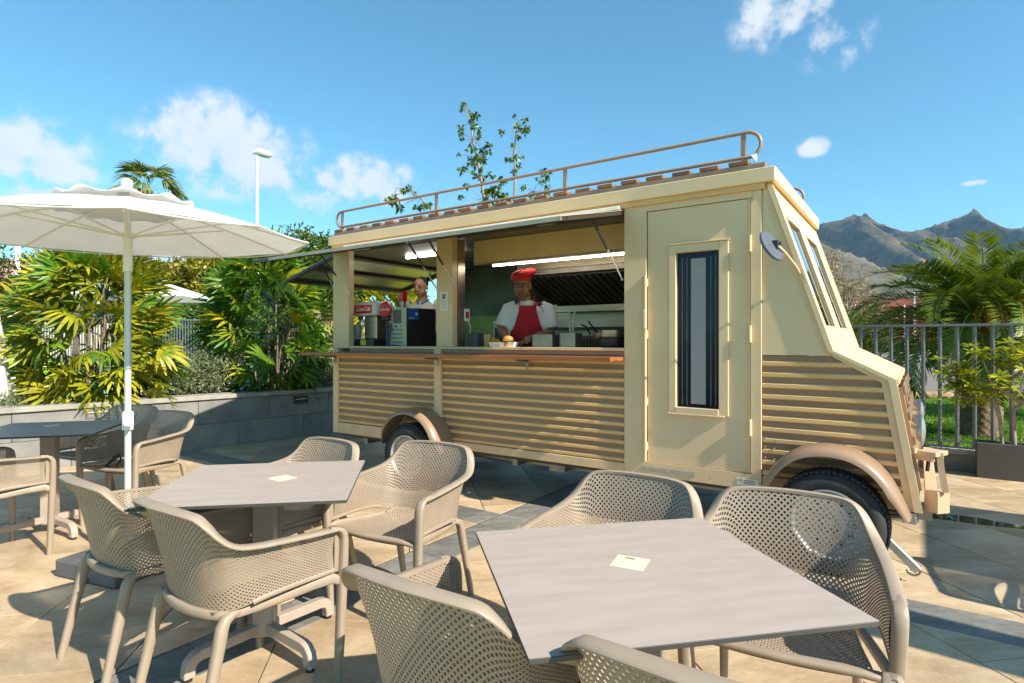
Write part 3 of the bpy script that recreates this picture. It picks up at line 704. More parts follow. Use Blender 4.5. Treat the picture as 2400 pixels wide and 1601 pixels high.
for y0 in (.36, 1.50):
    hl_o = MB(); o = NP(y0, .335, -.035); ax = Vector((1, 0, -.02))
    hl_o.lathe([(.03, -.05), (.075, -.02), (.098, .03), (.105, .075), (.108, .082), (.108, .10), (.100, .104)], 20, o, ax, cap=False)
    h0 = part(hl_o, 'headlight', CHROME, smooth=40)
    MB().lathe([(.0995, .098), (.085, .112), (.05, .122), (0, .126)], 20, o, ax, cap=False).build('lens', mat('lamp_glass', (.22, .23, .23), .10, var=.05, spec=.8), h0, smooth=60)
# roof, fascia, battens, planks
part(MB().box(-5.262, -.79, -.035, WID+.035, 2.407, 2.42, 0), 'roof_deck', CREAM2)
m = MB(); m.box(-5.26, -.776, -.045, -.012, 2.4065, 2.501, .004); part(m, 'fascia', CREAM)
m = MB(); m.box(-.806, -.773, -.0119, WID+.012, 2.4068, 2.5005, .004); part(m, 'fascia', CREAM)
m = MB(); m.box(-5.26, -5.23, -.0119, WID+.012, 2.4068, 2.5005, .004); part(m, 'fascia', CREAM)
m = MB(); m.box(-5.258, -.806, WID+.012, WID+.045, 2.4069, 2.5004, .004); part(m, 'fascia', CREAM)
m = MB(); m.box(-5.23, -.84, -.02, .045, 2.37, 2.4064, 0); m.box(-.835, -.81, .0, WID, 2.365, 2.4064, 0); part(m, 'eave_strip', STRIPE)
for yb in (.015, .95, 1.90):
    part(MB().box(-5.24, -.845, yb, yb+.05, 2.512, 2.553, .003), 'roof_batten', BROWNP)
x = -5.225; k = 0
pk = None
while x < -.95:
    w_ = .128
    if pk is None:
        pk = MB().box(0, .128, -.0, 1.95, 0, .026, .003).build('roof_plank', WOODB, tr); pk.location = (x, .01, 2.5545)
    else:
        c = pk.copy(); C.objects.link(c); c.location = (x, .01+random.uniform(-.006, .006), 2.5545)
    x += .1975
for yb in (.09, 1.87):
    path = [(-5.19, yb, 2.79)]+[(-1.0, yb, 2.79)]
    loop = [(-5.195, yb, 2.792), (-4.0, yb, 2.792), (-2.6, yb, 2.792), (-.98, yb, 2.792)]+arc((-.975, yb, 2.705), .087, PI/2, -PI/2, 10, (1,0,0), (0,0,1))+[(-1.0, yb, 2.622), (-2.6, yb, 2.622), (-4.0, yb, 2.622), (-5.195, yb, 2.622)]+arc((-5.2, yb, 2.707), .085, -PI/2, -3*PI/2, 10, (1,0,0), (0,0,1))
    part(MB().tube(loop, .0125, 8, closed=True), 'roof_rail', RAILP, smooth=50)
    for xx in (-5.19, -3.81, -2.395, -1.0):
        part(MB().box(xx-.016, xx+.016, yb-.008, yb+.008, 2.555, 2.782, .002), 'rail_post', RAILP)
# far side wall, floor, chassis, inner structure
part(MB().box(-5.164, -.86, WID-.05, WID, ZB, ZT), 'far_wall', CREAM2)
part(MB().box(-5.235, -5.185, .072, WID-.052, ZB, 1.30), 'rear_wall', CREAM2)
part(MB().box(-5.235, -5.165, WID-.07, WID, ZB, ZT), 'corner_post', CREAM)
part(MB().box(-5.225, -.84, .08, WID-.055, 2.33, 2.364), 'ceiling', mat('ceiling_sheet', (.10, .10, .085), .5, var=.2))
part(MB().box(-5.18, -.1, .05, WID-.05, .355, .386), 'floor', DARKFR)
m = MB()
for y0 in (.30, 1.62): m.box(-5.1, .05, y0, y0+.05, .275, .352)
for x0 in (-4.8, -3.9, -2.9, -1.9, -.9, -.3): m.box(x0, x0+.05, .06, 1.9, .30, .353)
part(m, 'chassis', STEELD)
m = MB(); m.tube([(-4.6, .42, .27), (-3.3, .40, .25), (-2.2, .38, .29), (-.6, .4, .27)], .012, 6); m.tube([(-2.9, .14, .36), (-2.85, .13, .27), (-2.75, .14, .33)], .006, 5); m.box(-2.6, -2.45, .18, .3, .27, .35); m.box(-1.95, -1.88, .12, .2, .27, .352)
part(m, 'underbody_pipework', STEELD)
part(MB().box(-1.80, -1.76, .075, WID-.055, ZB, 2.328), 'partition', mat('galley_end_wall', (.045, .04, .035), .5, var=.2))
# near door
DY = .010
m = MB(); DX0, DX1, DZ0, DZ1 = -1.652, -.932, .494, 2.320
m.box(DX0, -1.437, DY, .05, DZ0, DZ1); m.box(-1.140, DX1, DY, .05, DZ0, DZ1); m.box(-1.437, -1.140, DY, .05, 2.0, DZ1); m.box(-1.437, -1.140, DY, .05, DZ0, .905)
door = part(m, 'door', CREAM)
m = MB()
for a in ((-1.488, -1.4375, -.004, .02, .86, 2.058), (-1.1395, -1.075, -.004, .02, .86, 2.058), (-1.4375, -1.1395, -.0035, .02, 2.0005, 2.0575), (-1.4375, -1.1395, -.010, .02, .862, .9045)): m.box(*a, .003)
m.box(-1.495, -1.10, -.016, .0095, .850, .8615, .002); m.box(-1.49, -1.068, -.012, .0095, 2.0585, 2.066, .001)
part(m, 'window_frame', CREAM, door)
part(MB().box(-1.436, -1.141, .034, .038, .906, 1.999), 'door_pane', GLASSD, door)
m = MB(); m.box(-1.340, -1.237, .0300, .0335, .93, 1.955); part(m, 'curtain', CURT, door)
m = MB()
for x0 in (-1.405, -1.372, -1.205, -1.172): m.box(x0, x0+.006, .0300, .0335, .92, 1.965)
part(m, 'curtain_fold', mat('curtain_fold_light', (.10, .13, .18), .6, var=.3), door)
m = MB()
m.tube([(-1.662, -.012, .50), (-1.662, -.012, 1.86)], .011, 8); m.tube([(-1.678, -.012, 1.15), (-1.678, -.012, 1.6)], .006, 6)
for zz in (.60, .93, 1.42, 1.80): m.box(-1.682, -1.645, -.014, .002, zz-.03, zz+.03, .004)
m.box(-1.675, -1.650, -.034, -.010, 1.46, 1.60, .006)
part(m, 'lock_bar', CREAM, door)
m = MB()
m.box(-.948, -.938, .0, .0095, .50, 2.325, .002); m.box(-.931, -.9255, -.004, .0, .5, 2.32, 0)
part(m, 'door_edge', CREAM, door)
for zz in (.80, 1.42, 2.02): part(MB().lathe([(.011, -.055), (.011, .055)], 8, (-.934, -.008, zz)), 'hinge', CREAM, door, smooth=40)
# plates at the foot of the door
part(MB().box(-1.02, -.885, -.0025, -.0005, .412, .455), 'type_plate', PAPER)
text_mesh('type_mark', 'CE', .024, INK, tr, Matrix.Translation((-.995, -.0032, .443)) @ Matrix.Rotation(PI/2, 4, 'X'), .0003)
m = MB()
for i in range(3): m.box(-.975, -.905, -.0030, -.0026, .420+i*.011, .424+i*.011)
part(m, 'plate_print', INK)
m = MB(); m.box(-1.70, -1.30, -.004, -.0004, .424, .452, .001); part(m, 'kick_plate', GALV)
m = MB()
for px_, pz in ((-1.66, .44), (-1.50, .438), (-1.2, .43)): m.lathe([(.007, 0), (.006, -.004)], 8, (px_, -.004, pz), (0, 1, 0))
part(m, 'screw_head', GALV)
m = MB()
for px_, pz in ((-.83, .79), (-.79, .79), (-.845, .735), (-.775, .73), (-.845, .68), (-.79, .675), (-.845, .61), (-.79, .605)): m.lathe([(.006, .0), (.005, -.006), (.001, -.008)], 8, (px_, .010, pz), (0, 1, 0))
part(m, 'screw_head', GALV)
# wheels and mudguards
def wheel(xc):
    wz = .302; y0 = -.235; y1 = -.045; Rr = .302
    prof = [(.185, y0+.018), (.200, y0+.004), (.245, y0-.004), (.275, y0+.010), (.291, y0+.028), (.299, y0+.055)]
    prof = prof+[(r, y0+y1-y) for r, y in prof[::-1]]
    tyre = MB().lathe([(r, y) for r, y in prof], 48, (0, 0, 0), (0, 1, 0), cap=False)
    root = bpy.data.objects.new('wheel', None); C.objects.link(root); root.parent = tr; root.location = (xc, 0, wz)
    part(tyre, 'tyre', RUB, root, smooth=50)
    m = MB()
    for ring in range(5):
        for i in range(60):
            a = 2*PI*(i+.5*(ring % 2))/60; yy = y0+.036+ring*.0295
            c = Vector((math.cos(a)*.3005, yy, math.sin(a)*.3005)); rr = Vector((math.cos(a), 0, math.sin(a))); tt = Vector((-math.sin(a), 0, math.cos(a)))
            m.obox(c, rr, (0,1,0), tt, .006, .0115, .0115)
    stuff(part(m, 'tread_block', RUB, root, fixn=False))
    m = MB().lathe([(.200, y0+.006), (.203, y0-.001), (.194, y0-.003), (.184, y0+.010), (.174, y0+.045), (.160, y0+.050)], 40, ax=(0,1,0), cap=False)
    part(m, 'rim', RIM, root, smooth=40)
    # disc with round holes
    nh = 12; m = MB(); yd = y0+.048
    def P(r, a, d=0): return (r*math.cos(a), yd+d, r*math.sin(a))
    for i in range(nh):
        a0 = 2*PI*i/nh; da = 2*PI/nh; rc = .128; hr = .016
        ringo = [(.163, a0-da/2), (.163, a0-da/6), (.163, a0+da/6), (.163, a0+da/2), (.125, a0+da/2), (.095, a0+da/2), (.095, a0+da/6), (.095, a0-da/6), (.095, a0-da/2), (.125, a0-da/2)]
        vo = [P(r, a) for r, a in ringo]; k = len(vo)
        vi = []
        for r, a in ringo:
            d = Vector((r*math.cos(a)-rc*math.cos(a0), r*math.sin(a)-rc*math.sin(a0))); d.normalize()
            vi.append((rc*math.cos(a0)+d.x*hr, yd, rc*math.sin(a0)+d.y*hr))
        vb = [(x, y+.02, z) for x, y, z in vi]
        m.add(vo+vi+vb, [(j, (j+1) % k, k+(j+1) % k, k+j) for j in range(k)]+[(k+j, k+(j+1) % k, 2*k+(j+1) % k, 2*k+j) for j in range(k)])
    m.lathe([(.095, yd), (.085, yd-.012), (.062, yd-.014), (.05, yd+.004), (.035, yd+.004), (.033, yd-.02), (.028, yd-.028), (0, yd-.03)], 30, ax=(0,1,0), cap=False)
    part(m, 'wheel_disc', RIM, root, smooth=35)
    m = MB()
    for i in range(5):
        a = 2*PI*i/5; m.lathe([(.010, yd+.004), (.010, yd-.016), (.006, yd-.018), (0, yd-.018)], 6, (.046*math.cos(a), 0, .046*math.sin(a)), (0,1,0), cap=False)
    part(m, 'wheel_nut', STEELD, root)
    part(MB().lathe([(.15, yd+.035), (0, yd+.036)], 24, ax=(0,1,0), cap=False), 'brake_drum', BLACKM, root)
wheel(-.452); wheel(-3.894)
part(MB().tube([(-.44, .02, .318), (-.44, 1.9, .318)], .03, 10), 'axle', STEELD); part(MB().tube([(-3.894, .02, .318), (-3.894, 1.9, .318)], .03, 10), 'axle', STEELD)
def mudguard(xc):
    prof = [(-.405, .385), (-.372, .51), (-.30, .622), (-.195, .705), (-.06, .742), (.08, .732), (.19, .682), (.275, .60), (.335, .495), (.385, .375)]
    # denser
    pts = []
    for i in range(len(prof)-1):
        p0 = prof[max(i-1, 0)]; p1 = prof[i]; p2 = prof[i+1]; p3 = prof[min(i+2, len(prof)-1)]
        for k in range(5):
            t = k/5; q = [.5*((2*p1[d])+(-p0[d]+p2[d])*t+(2*p0[d]-5*p1[d]+4*p2[d]-p3[d])*t*t+(-p0[d]+3*p1[d]-3*p2[d]+p3[d])*t**3) for d in (0, 1)]; pts.append(q)
    pts.append(list(prof[-1]))
    m = MB(); cs = [(0, .0), (-.10, .006), (-.19, .001), (-.230, -.010), (-.246, -.028), (-.249, -.046), (-.243, -.047), (-.238, -.032), (-.222, -.018), (-.1, -.006), (0, -.010)]
    n = len(pts); vs = []
    for i, (px_, pz) in enumerate(pts):
        a = Vector(pts[max(i-1, 0)]); b = Vector(pts[min(i+1, n-1)]); d = (b-a).normalized(); nrm = Vector((-d.y, d.x))
        tp = min(1, min(i, n-1-i)/6.)*.5+.5
        for y, r in cs: vs.append((xc+px_+nrm.x*r*tp, .004+y*(.55+.45*tp), pz+nrm.y*r*tp))
    k = len(cs)
    m.add(vs, [(i*k+j, i*k+j+1, (i+1)*k+j+1, (i+1)*k+j) for i in range(n-1) for j in range(k-1)]+[tuple(range(k)), tuple(range((n-1)*k, n*k))[::-1]])
    part(m, 'mudguard', BROWNP, smooth=50)
mudguard(-.44); mudguard(-3.875)
# bumper frame on the nose
bp = part(MB().box(.012, .07, .15, WID-.15, .37, .50, .004), 'bumper', mat('bumper_paint', (.56, .37, .235), .4, var=.05))
bpm = bp.data.materials[0]
m = MB(); m.obox((.066, .07, .452), (.75, -.66, 0), (.66, .75, 0), (0,0,1), .042, .045, .062, .003); m.build('bumper_end', bpm, bp)
m = MB(); m.tube([(.078, .05, .735), (.085, .045, .65), (.105, .03, .515)], (.016, .012), prof=[(-1,-1),(1,-1),(1,1),(-1,1)], up=(0,1,0)); m.build('upright', bpm, bp)
m = MB(); m.obox((.045, .075, .728), (.9, -.43, 0), (.43, .9, 0), (0,0,1), .05, .07, .013, .002); m.obox((.03, .10, .70), (.9, -.43, 0), (.43, .9, 0), (0,0,1), .05, .06, .018, .002); m.build('bracket', bpm, bp)
m = MB(); m.tube([(.03, .16, .72), (.028, .18, .66), (.022, .17, .60)], .012, 6); m.build('hook', BLACKM, bp)
# front jack leg and drawbar pipes
jk = part(MB().obox((-.115, -.05, .165), (.72, -.05, -.69), (0,1,0), (.69, 0, .72), .13, .022, .022, .003), 'jack_leg', GALV)
m = MB(); m.tube(arc((-.045, -.05, .075), .035, PI*1.1, PI*2.0, 8, (1,0,0), (0,0,1)), .006, 6); m.box(-.06, -.01, -.075, -.025, .07, .10, .004); m.build('jack_foot', STEELD, jk)
m = MB(); m.tube([(-.45, .1, .30), (-.02, .06, .335)], .020, 8); m.tube([(-.5, .2, .27), (-.04, .14, .31)], .018, 8); m.box(-.10, -.03, .0, .05, .315, .38, .004)
part(m, 'drawbar', GALV, smooth=40)
# wing mirror
a1 = Vector((.44, -.08, -.89)).normalized(); a2 = Vector((.30, .93, .06)); a2 = (a2-a1*a2.dot(a1)).normalized(); a3 = a1.cross(a2)
mc = Vector((-.768, -.22, 1.955))
vs = MB()
prof = [(0, -.012), (.06, -.012), (.094, -.006), (.104, .004), (.100, .014), (.06, .016), (0, .016)]
for r, hgt in prof:
    for j in range(28): t = 2*PI*j/28; vs.v.append(tuple(mc+a1*(r*1.03*math.cos(t))+a2*(r*.92*math.sin(t))+a3*hgt))
for i in range(len(prof)-1):
    for j in range(28): vs.f.append((i*28+j, i*28+(j+1) % 28, (i+1)*28+(j+1) % 28, (i+1)*28+j)); vs.m.append(0)
mir = part(vs, 'wing_mirror', mat('grey_mirror_back', (.085, .095, .115), .42, var=.08), smooth=40)
m = MB(); m.tube([(-.735, -.2, 1.965), (-.70, -.15, 1.925), (-.655, -.06, 1.85), (-.635, .0, 1.80), (-.61, .008, 1.76)], .007, 7); m.obox((-.622, .002, 1.78), (.3,0,-.95), (0,1,0), (.95,0,.3), .05, .008, .009, .003); m.build('mirror_arm', CREAM, mir)
m = MB(); m.box(-.765, -.725, -.21, -.18, 1.935, 1.995, .006); m.lathe([(.012, -.02), (.012, .02)], 8, (-.735, -.19, 1.975), (1, .3, 0)); m.build('mirror_clamp', BLACKM, mir)
# counter shelf
m = MB()
m.prism([(-1.838, -.004), (-5.475, -.004), (-5.475, -.24), (-1.838, -.24)], lambda a, b, h: (a, b, h), 1.226, 1.255)
sh = part(m, 'counter_shelf', WOODC)
m = MB(); m.box(-5.475, -5.238, -.0038, 1.9, 1.2262, 1.2548); m.build('rear_shelf', WOODC, sh)
for xx in (-5.19, -3.70, -2.7):
    m = MB(); m.box(xx-.014, xx+.014, -.016, -.0125, 1.14, 1.225, .001); m.prism([(-.016, 1.20), (-.016, 1.224), (-.20, 1.224), (-.20, 1.21)], lambda a, b, h: (h, a, b), xx-.012, xx+.012); m.build('shelf_bracket', STEELD, sh)
# long near-side hatch, propped open, seen almost edge-on
ZH = 2.352; FL = .92; FS = .205
def FP(x, q, d=0.): return (x, -.012-FL*q, ZH-FS*q+d)
fl = part(MB().grid(lambda u, v: FP(-5.24+3.405*u, v), 1, 1), 'side_hatch', FLAPM, fixn=False)
m = MB()
for q0, q1 in ((0, .05), (.93, 1.0), (.48, .52)):
    m.prism([(q0, -.028), (q1, -.028), (q1, -.002), (q0, -.002)], lambda a, b, h: FP(h, a, b), -5.236, -1.839)
m.build('hatch_frame', DARKFR, fl)
m = MB()
for xx in (-5.24, -3.63, -1.875): MB().prism([(.0505, -.029), (.929, -.029), (.929, -.0025), (.0505, -.0025)], lambda a, b, h: FP(h, a, b), xx, xx+.04).build('hatch_rib', DARKFR, fl)
m = MB(); m.prism([(0, .0015), (1, .0015), (1, .004), (0, .004)], lambda a, b, h: FP(h, a, b), -5.24, -1.835); m.build('hatch_skin', CREAM, fl)
m = MB(); m.prism([(1.001, -.024), (1.010, -.024), (1.010, .004), (1.001, .004)], lambda a, b, h: FP(h, a, b), -4.96, -1.838); m.build('edge_profile', mat('edge_cream', (.40, .34, .25), .45), fl)
m = MB(); m.box(-5.0, -1.85, -.052, -.018, 2.358, 2.384, .004); m.build('hinge_rail', WHITE, fl)
m = MB(); m.box(-4.93, -4.62, -.065, -.012, 2.318, 2.350, .003); m.box(-2.58, -2.42, -.08, -.02, 2.318, 2.345, .003); m.build('hinge_plate', ALU, fl)
def strut(p0, p1, k=.5):
    p0, p1 = Vector(p0), Vector(p1); mid = p0+(p1-p0)*k
    o = part(MB().tube([p0, mid], .010, 8), 'gas_strut', BLACKM, smooth=40)
    m = MB(); m.tube([mid, p1], .0052, 6); m.sphere(p1, .011, 8, 5); m.build('rod', ALU, o, smooth=60); return o
strut(FP(-5.06, .30, -.03), (-4.96, .012, 1.86)); strut(FP(-3.82, .28, -.03), (-3.735, .02, 1.86)); strut(FP(-3.52, .34, -.03), (-3.50, .02, 1.86)); strut(FP(-1.98, .25, -.03), (-1.86, .02, 1.84))
# rear hatch
RL, RA = .93, rad(15)
def RP(q, y, d=0.): return (-5.245-RL*math.cos(RA)*q-d*math.sin(RA)*0, y, 2.335-RL*math.sin(RA)*q+d)
rh = part(MB().grid(lambda u, v: RP(u, .03+v*1.90), 1, 1), 'rear_hatch', FLAPM, fixn=False)
m = MB()
for q0, q1 in ((0, .05), (.46, .53), (.94, 1)): m.prism([(q0, -.03), (q1, -.03), (q1, -.002), (q0, -.002)], lambda a, b, h: RP(a, h, b), .03, 1.93)
m.build('hatch_frame', DARKFR, rh)
m = MB()
for y0 in (.03, 1.88): MB().prism([(.0505, -.031), (.9395, -.031), (.9395, -.0025), (.0505, -.0025)], lambda a, b, h: RP(a, h, b), y0, y0+.05).build('hatch_rib', DARKFR, rh)
m = MB(); m.prism([(0, .0015), (1, .0015), (1, .005), (0, .005)], lambda a, b, h: RP(a, h, b), .03, 1.93); m.build('hatch_skin', CREAM, rh)
strut(RP(.33, .09, -.03), (-5.23, .06, 1.87)); strut(RP(.33, 1.87, -.03), (-5.23, 1.9, 1.87))
part(MB().tube([(-5.19, .1, 2.31), (-5.19, 1.9, 2.31)], .018, 8), 'lock_rod', DARKFR, smooth=40)
# inside: ceiling bulkhead, hood, back wall, worktops
part(MB().box(-3.52, -1.80, .30, .34, 2.12, 2.329, .002), 'bulkhead', CREAM2)
part(MB().box(-3.52, -1.80, .30, .36, 2.10, 2.119, .002), 'bulkhead_rail', STEEL)
lt = part(MB().tube([(-3.38, .42, 2.10), (-1.95, .42, 2.10)], .009, 10), 'lamp', LAMPW, smooth=50)
m = MB(); m.box(-3.42, -1.9, .41, .43, 2.121, 2.14); m.lathe([(.012, 0), (.012, .03)], 8, (-3.0, .42, 2.115)); m.build('lamp_rail', STEELD, lt)
lt = part(MB().tube([(-4.72, .6, 2.312), (-3.9, .6, 2.312)], .016, 10), 'lamp', LAMPR, smooth=50)
part(MB().box(-5.16, -1.82, WID-.062, WID-.052, 1.70, 2.33), 'back_panel', mat('green_dark_sheet', (.055, .075, .055), .30, metal=.5, var=.5, scale=2))
part(MB().box(-3.62, -1.83, WID-.075, WID-.063, 1.26, 1.80), 'splash_back', STEEL)
part(MB().box(-5.16, -2.87, WID-.062, WID-.052, 1.0, 1.699), 'back_panel', mat('green_mid_sheet', (.10, .16, .045), .32, metal=.4, var=.6, scale=2.5))
hood = part(MB().box(-3.44, -1.83, .92, 1.0, 2.10, 2.25, .003), 'extractor_hood', STEEL)
m = MB(); m.box(-3.44, -1.83, 1.001, 1.85, 2.225, 2.25); m.box(-3.44, -3.425, 1.001, 1.85, 1.80, 2.224); m.box(-3.42, -1.83, .9195, .99, 2.045, 2.099, .003); m.build('hood_shell', STEELD, hood)
k = 0
for i in range(19):
    xx = -3.36+i*.078
    m = MB(); m.tube([(xx, 1.02, 2.04), (xx, 1.70, 1.80)], (.020, .012), prof=[(-1,-1),(1,-1),(1,1),(-1,1)], up=(1,0,0)); m.build('hood_filter', STEEL if i % 2 else STEELD, hood)
m = MB(); m.prism([(1.0, 2.03), (1.75, 1.765), (1.75, 1.79), (1.0, 2.055)], lambda a, b, h: (h, a, b), -3.41, -1.84); m.build('filter_tray', BLACKM, hood)
m = MB(); m.box(-3.42, -1.83, 1.66, 1.80, 1.70, 1.775, .004); m.build('hood_lip', STEEL, hood)
part(MB().box(-3.54, -1.82, WID-.30, WID-.076, 1.505, 1.53), 'wall_shelf', DARKFR)
part(MB().box(-3.50, -1.81, .101, .36, 1.285, 1.3205, .002), 'worktop', STEELD)
part(MB().box(-4.96, -3.56, .101, .75, 1.285, 1.3205, .002), 'worktop', STEELD)
part(MB().box(-3.50, -1.82, 1.25, 1.86, 1.20, 1.24, .002), 'worktop', STEEL)
m = MB(); m.box(-3.50, -1.82, 1.27, 1.85, .40, 1.198); m.box(-4.95, -3.56, .10, .72, .40, 1.253); part(m, 'cabinet', STEELD)
m = MB(); m.box(-3.55, -3.53, .08, .18, 1.30, 2.32, 0); part(m, 'window_jamb', STEEL)
part(MB().box(-5.232, -5.15, .075, WID-.075, 1.302, 1.325, .002), 'window_sill', CREAM2)
# white ribbon on the front rail
rb = thing('ribbon', 'twisted white ribbon tied to the front end of the roof rail', 'ribbon', VP(-.93, .09, 2.62), VROT)
m = MB(); pts = [(0, -.02, .012, .3), (.012, -.025, -.012, 1.0), (.022, -.035, -.04, 1.7), (.012, -.05, -.075, 2.6), (-.012, -.062, -.105, 3.0), (-.035, -.07, -.128, 3.5)]
vs = []
for x, y, z, a in pts:
    for s in (-1, 1): vs.append((x+s*.019*math.cos(a), y+s*.019*math.sin(a)*.7, z+s*.006))
m.add(vs, [(2*i, 2*i+1, 2*i+3, 2*i+2) for i in range(len(pts)-1)])
me = m.build('band', WHITEF, rb, fixn=False); md = me.modifiers.new('thick', 'SOLIDIFY'); md.thickness = .0012
# notice on the window post
no = thing('notice', 'small white printed notice with blue and red emblem on the window post', 'notice', VP(-3.628, -.0055, 1.745), VROT)
MB().box(-.048, .048, -.0012, .0, -.088, .088).build('sheet', PAPER, no)
m = MB(); m.box(-.022, -.008, -.0016, -.0013, .022, .066); m.box(-.007, .014, -.0016, -.0013, .022, .040); m.build('emblem', mat('notice_blue', (.02, .10, .35), .5), no)
m = MB(); m.lathe([(.013, -.0016), (0, -.0018)], 12, (.010, 0, .056), (0,1,0)); m.prism([(-.002, .05), (.022, .05), (.010, .026)], lambda a, b, h: (a, h, b), -.0016, -.0013); m.build('emblem', mat('notice_red', (.50, .03, .02), .5), no)
m = MB()
for i in range(7): m.box(-.034, .034-.012*(i % 3), -.0016, -.0013, -.066+i*.0115, -.0625+i*.0115)
m.build('print_lines', mat('notice_grey', (.35, .36, .40), .7), no)
# ------------------------------------------------------------------ terrace chairs: perforated resin shells
def lattice(fn, nu, nv, hole=.60, th=.0042, solid=lambda u, v: False):
    """diamond net over fn(u,v); every second grid node is the middle of a diamond with a hole"""
    P = {}; 
    def pt(i, j):
        if (i, j) not in P:
            u, v = i/nu, j/nv; e = 1e-3
            p = Vector(fn(u, v)); du = Vector(fn(min(u+e, 1), v))-Vector(fn(max(u-e, 0), v)); dv = Vector(fn(u, min(v+e, 1)))-Vector(fn(u, max(v-e, 0)))
            n = du.cross(dv); n = n.normalized() if n.length > 1e-12 else Vector((0, 0, 1)); P[(i, j)] = (p, n)
        return P[(i, j)]
    V = []; F = []; idx = {}
    def vid(i, j, s):
        k = (i, j, s)
        if k not in idx: p, n = pt(i, j); idx[k] = len(V); V.append(p+n*(s*th/2))
        return idx[k]
    for i in range(nu+1):
        for j in range(nv+1):
            if (i+j) % 2: continue
            cor = [(i+1, j), (i, j+1), (i-1, j), (i, j-1)]
            ok = [0 <= a <= nu and 0 <= b <= nv for a, b in cor]
            if not all(ok) or solid(i/nu, j/nv):
                ring = [c for c, k in zip(cor, ok) if k]
                if not all(ok): 
                    # boundary half diamond as a solid piece (centre included)
                    if len(ring) == 3: tri = ring
                    else: tri = ring+[(i, j)]
                    for s in (1, -1):
                        f = [vid(a, b, s) for a, b in tri]
                        if len(f) == 3: f.append(f[-1])
                        F.append(f if s > 0 else f[::-1])
                else:
                    for s in (1, -1): f = [vid(a, b, s) for a, b in ring]; F.append(f if s > 0 else f[::-1])
                continue
            c, n = pt(i, j); inn = {}
            for s in (1, -1):
                o = [vid(a, b, s) for a, b in cor]; h = []
                for a, b in cor: p, _ = pt(a, b); h.append(len(V)); V.append(c+(p-c)*hole+n*(s*th/2))
                inn[s] = h
                for k in range(4):
                    f = [o[k], o[(k+1) % 4], h[(k+1) % 4], h[k]]; F.append(f if s > 0 else f[::-1])
            for k in range(4): F.append([inn[1][k], inn[1][(k+1) % 4], inn[-1][(k+1) % 4], inn[-1][k]])
    return V, F
def lat_obj(name, fn, nu, nv, parent, **k):
    V, F = lattice(fn, nu, nv, **k)
    me = bpy.data.meshes.new(name); me.from_pydata(V, [], [f if f[2] != f[3] else f[:3] for f in F]); me.materials.append(TAUPE)
    return link(name, me, parent)
def smooth_poly(pts, n):
    out_ = []; k = len(pts)
    for i in range(k-1):
        p0, p1, p2, p3 = [Vector(pts[max(0, min(k-1, i+d))]) for d in (-1, 0, 1, 2)]
        for a in range(n):
            t = a/n; out_.append(.5*((2*p1)+(p2-p0)*t+(2*p0-5*p1+4*p2-p3)*t*t+(3*p1-p0-3*p2+p3)*t**3))
    out_.append(Vector(pts[-1])); return out_
# half outlines, arm front to the middle of the back (x>0), z in the third slot
TOPH = [(.283, .235, .640), (.284, .12, .648), (.281, .0, .658), (.275, -.10, .667), (.267, -.165, .682), (.252, -.205, .715), (.232, -.232, .758), (.205, -.250, .787), (.160, -.264, .797), (.085, -.273, .801), (0, -.276, .802)]
BOTH = [(.276, .235, .472), (.274, .12, .474), (.268, .02, .472), (.255, -.06, .464), (.238, -.110, .450), (.215, -.145, .442), (.190, -.165, .436), (.160, -.178, .432), (.115, -.190, .430), (.06, -.198, .430), (0, -.201, .430)]
th_ = smooth_poly(TOPH, 6); bh_ = smooth_poly(BOTH, 6)
full_t = th_+[Vector((-p.x, p.y, p.z)) for p in th_[-2::-1]]; full_b = bh_+[Vector((-p.x, p.y, p.z)) for p in bh_[-2::-1]]
mid = [(a+b)/2 for a, b in zip(full_t, full_b)]
cum = [0.]
for i in range(1, len(mid)): cum.append(cum[-1]+((mid[i]-mid[i-1])*Vector((1, 1, .35))).length)
cum = np.array(cum)/cum[-1]; FT = np.array([list(p) for p in full_t]); FB = np.array([list(p) for p in full_b])
def on(A, u): return np.array([np.interp(u, cum, A[:, k]) for k in range(3)])
def shell_fn(u, v):
    a = on(FB, u); b = on(FT, u); p = a+(b-a)*v
    k = math.sin(PI*v)*.016                    # belly: slightly concave walls
    d = np.array([p[0]*.9, p[1]+.02, 0]); d = d/(np.linalg.norm(d)+1e-9)
    p = p+d*k*(-.55)
    return tuple(p)
def seat_fn(u, v):
    # v 0 front .. 1 rear, u left..right
    y = .255-.45*v; wdt = .236-.05*v
    x = (2*u-1)*wdt
    z = .442-.016*math.sin(PI*min(1, v*1.05))-.012*(1-(2*u-1)**2)-.05*max(0, v-.78)/.22*(1-.4*(2*u-1)**2)*0
    if v < .08: z -= (.08-v)*.25
    z -= .028*math.sin(PI*max(0, min(1, (v-.55)/.45)))*(1-abs(2*u-1)**3)
    return (x, y, z)
proto = thing('terrace_chair', '', 'chair')
lat_obj('shell', shell_fn, 136, 34, proto, hole=.55)
lat_obj('seat', seat_fn, 50, 42, proto, hole=.52)
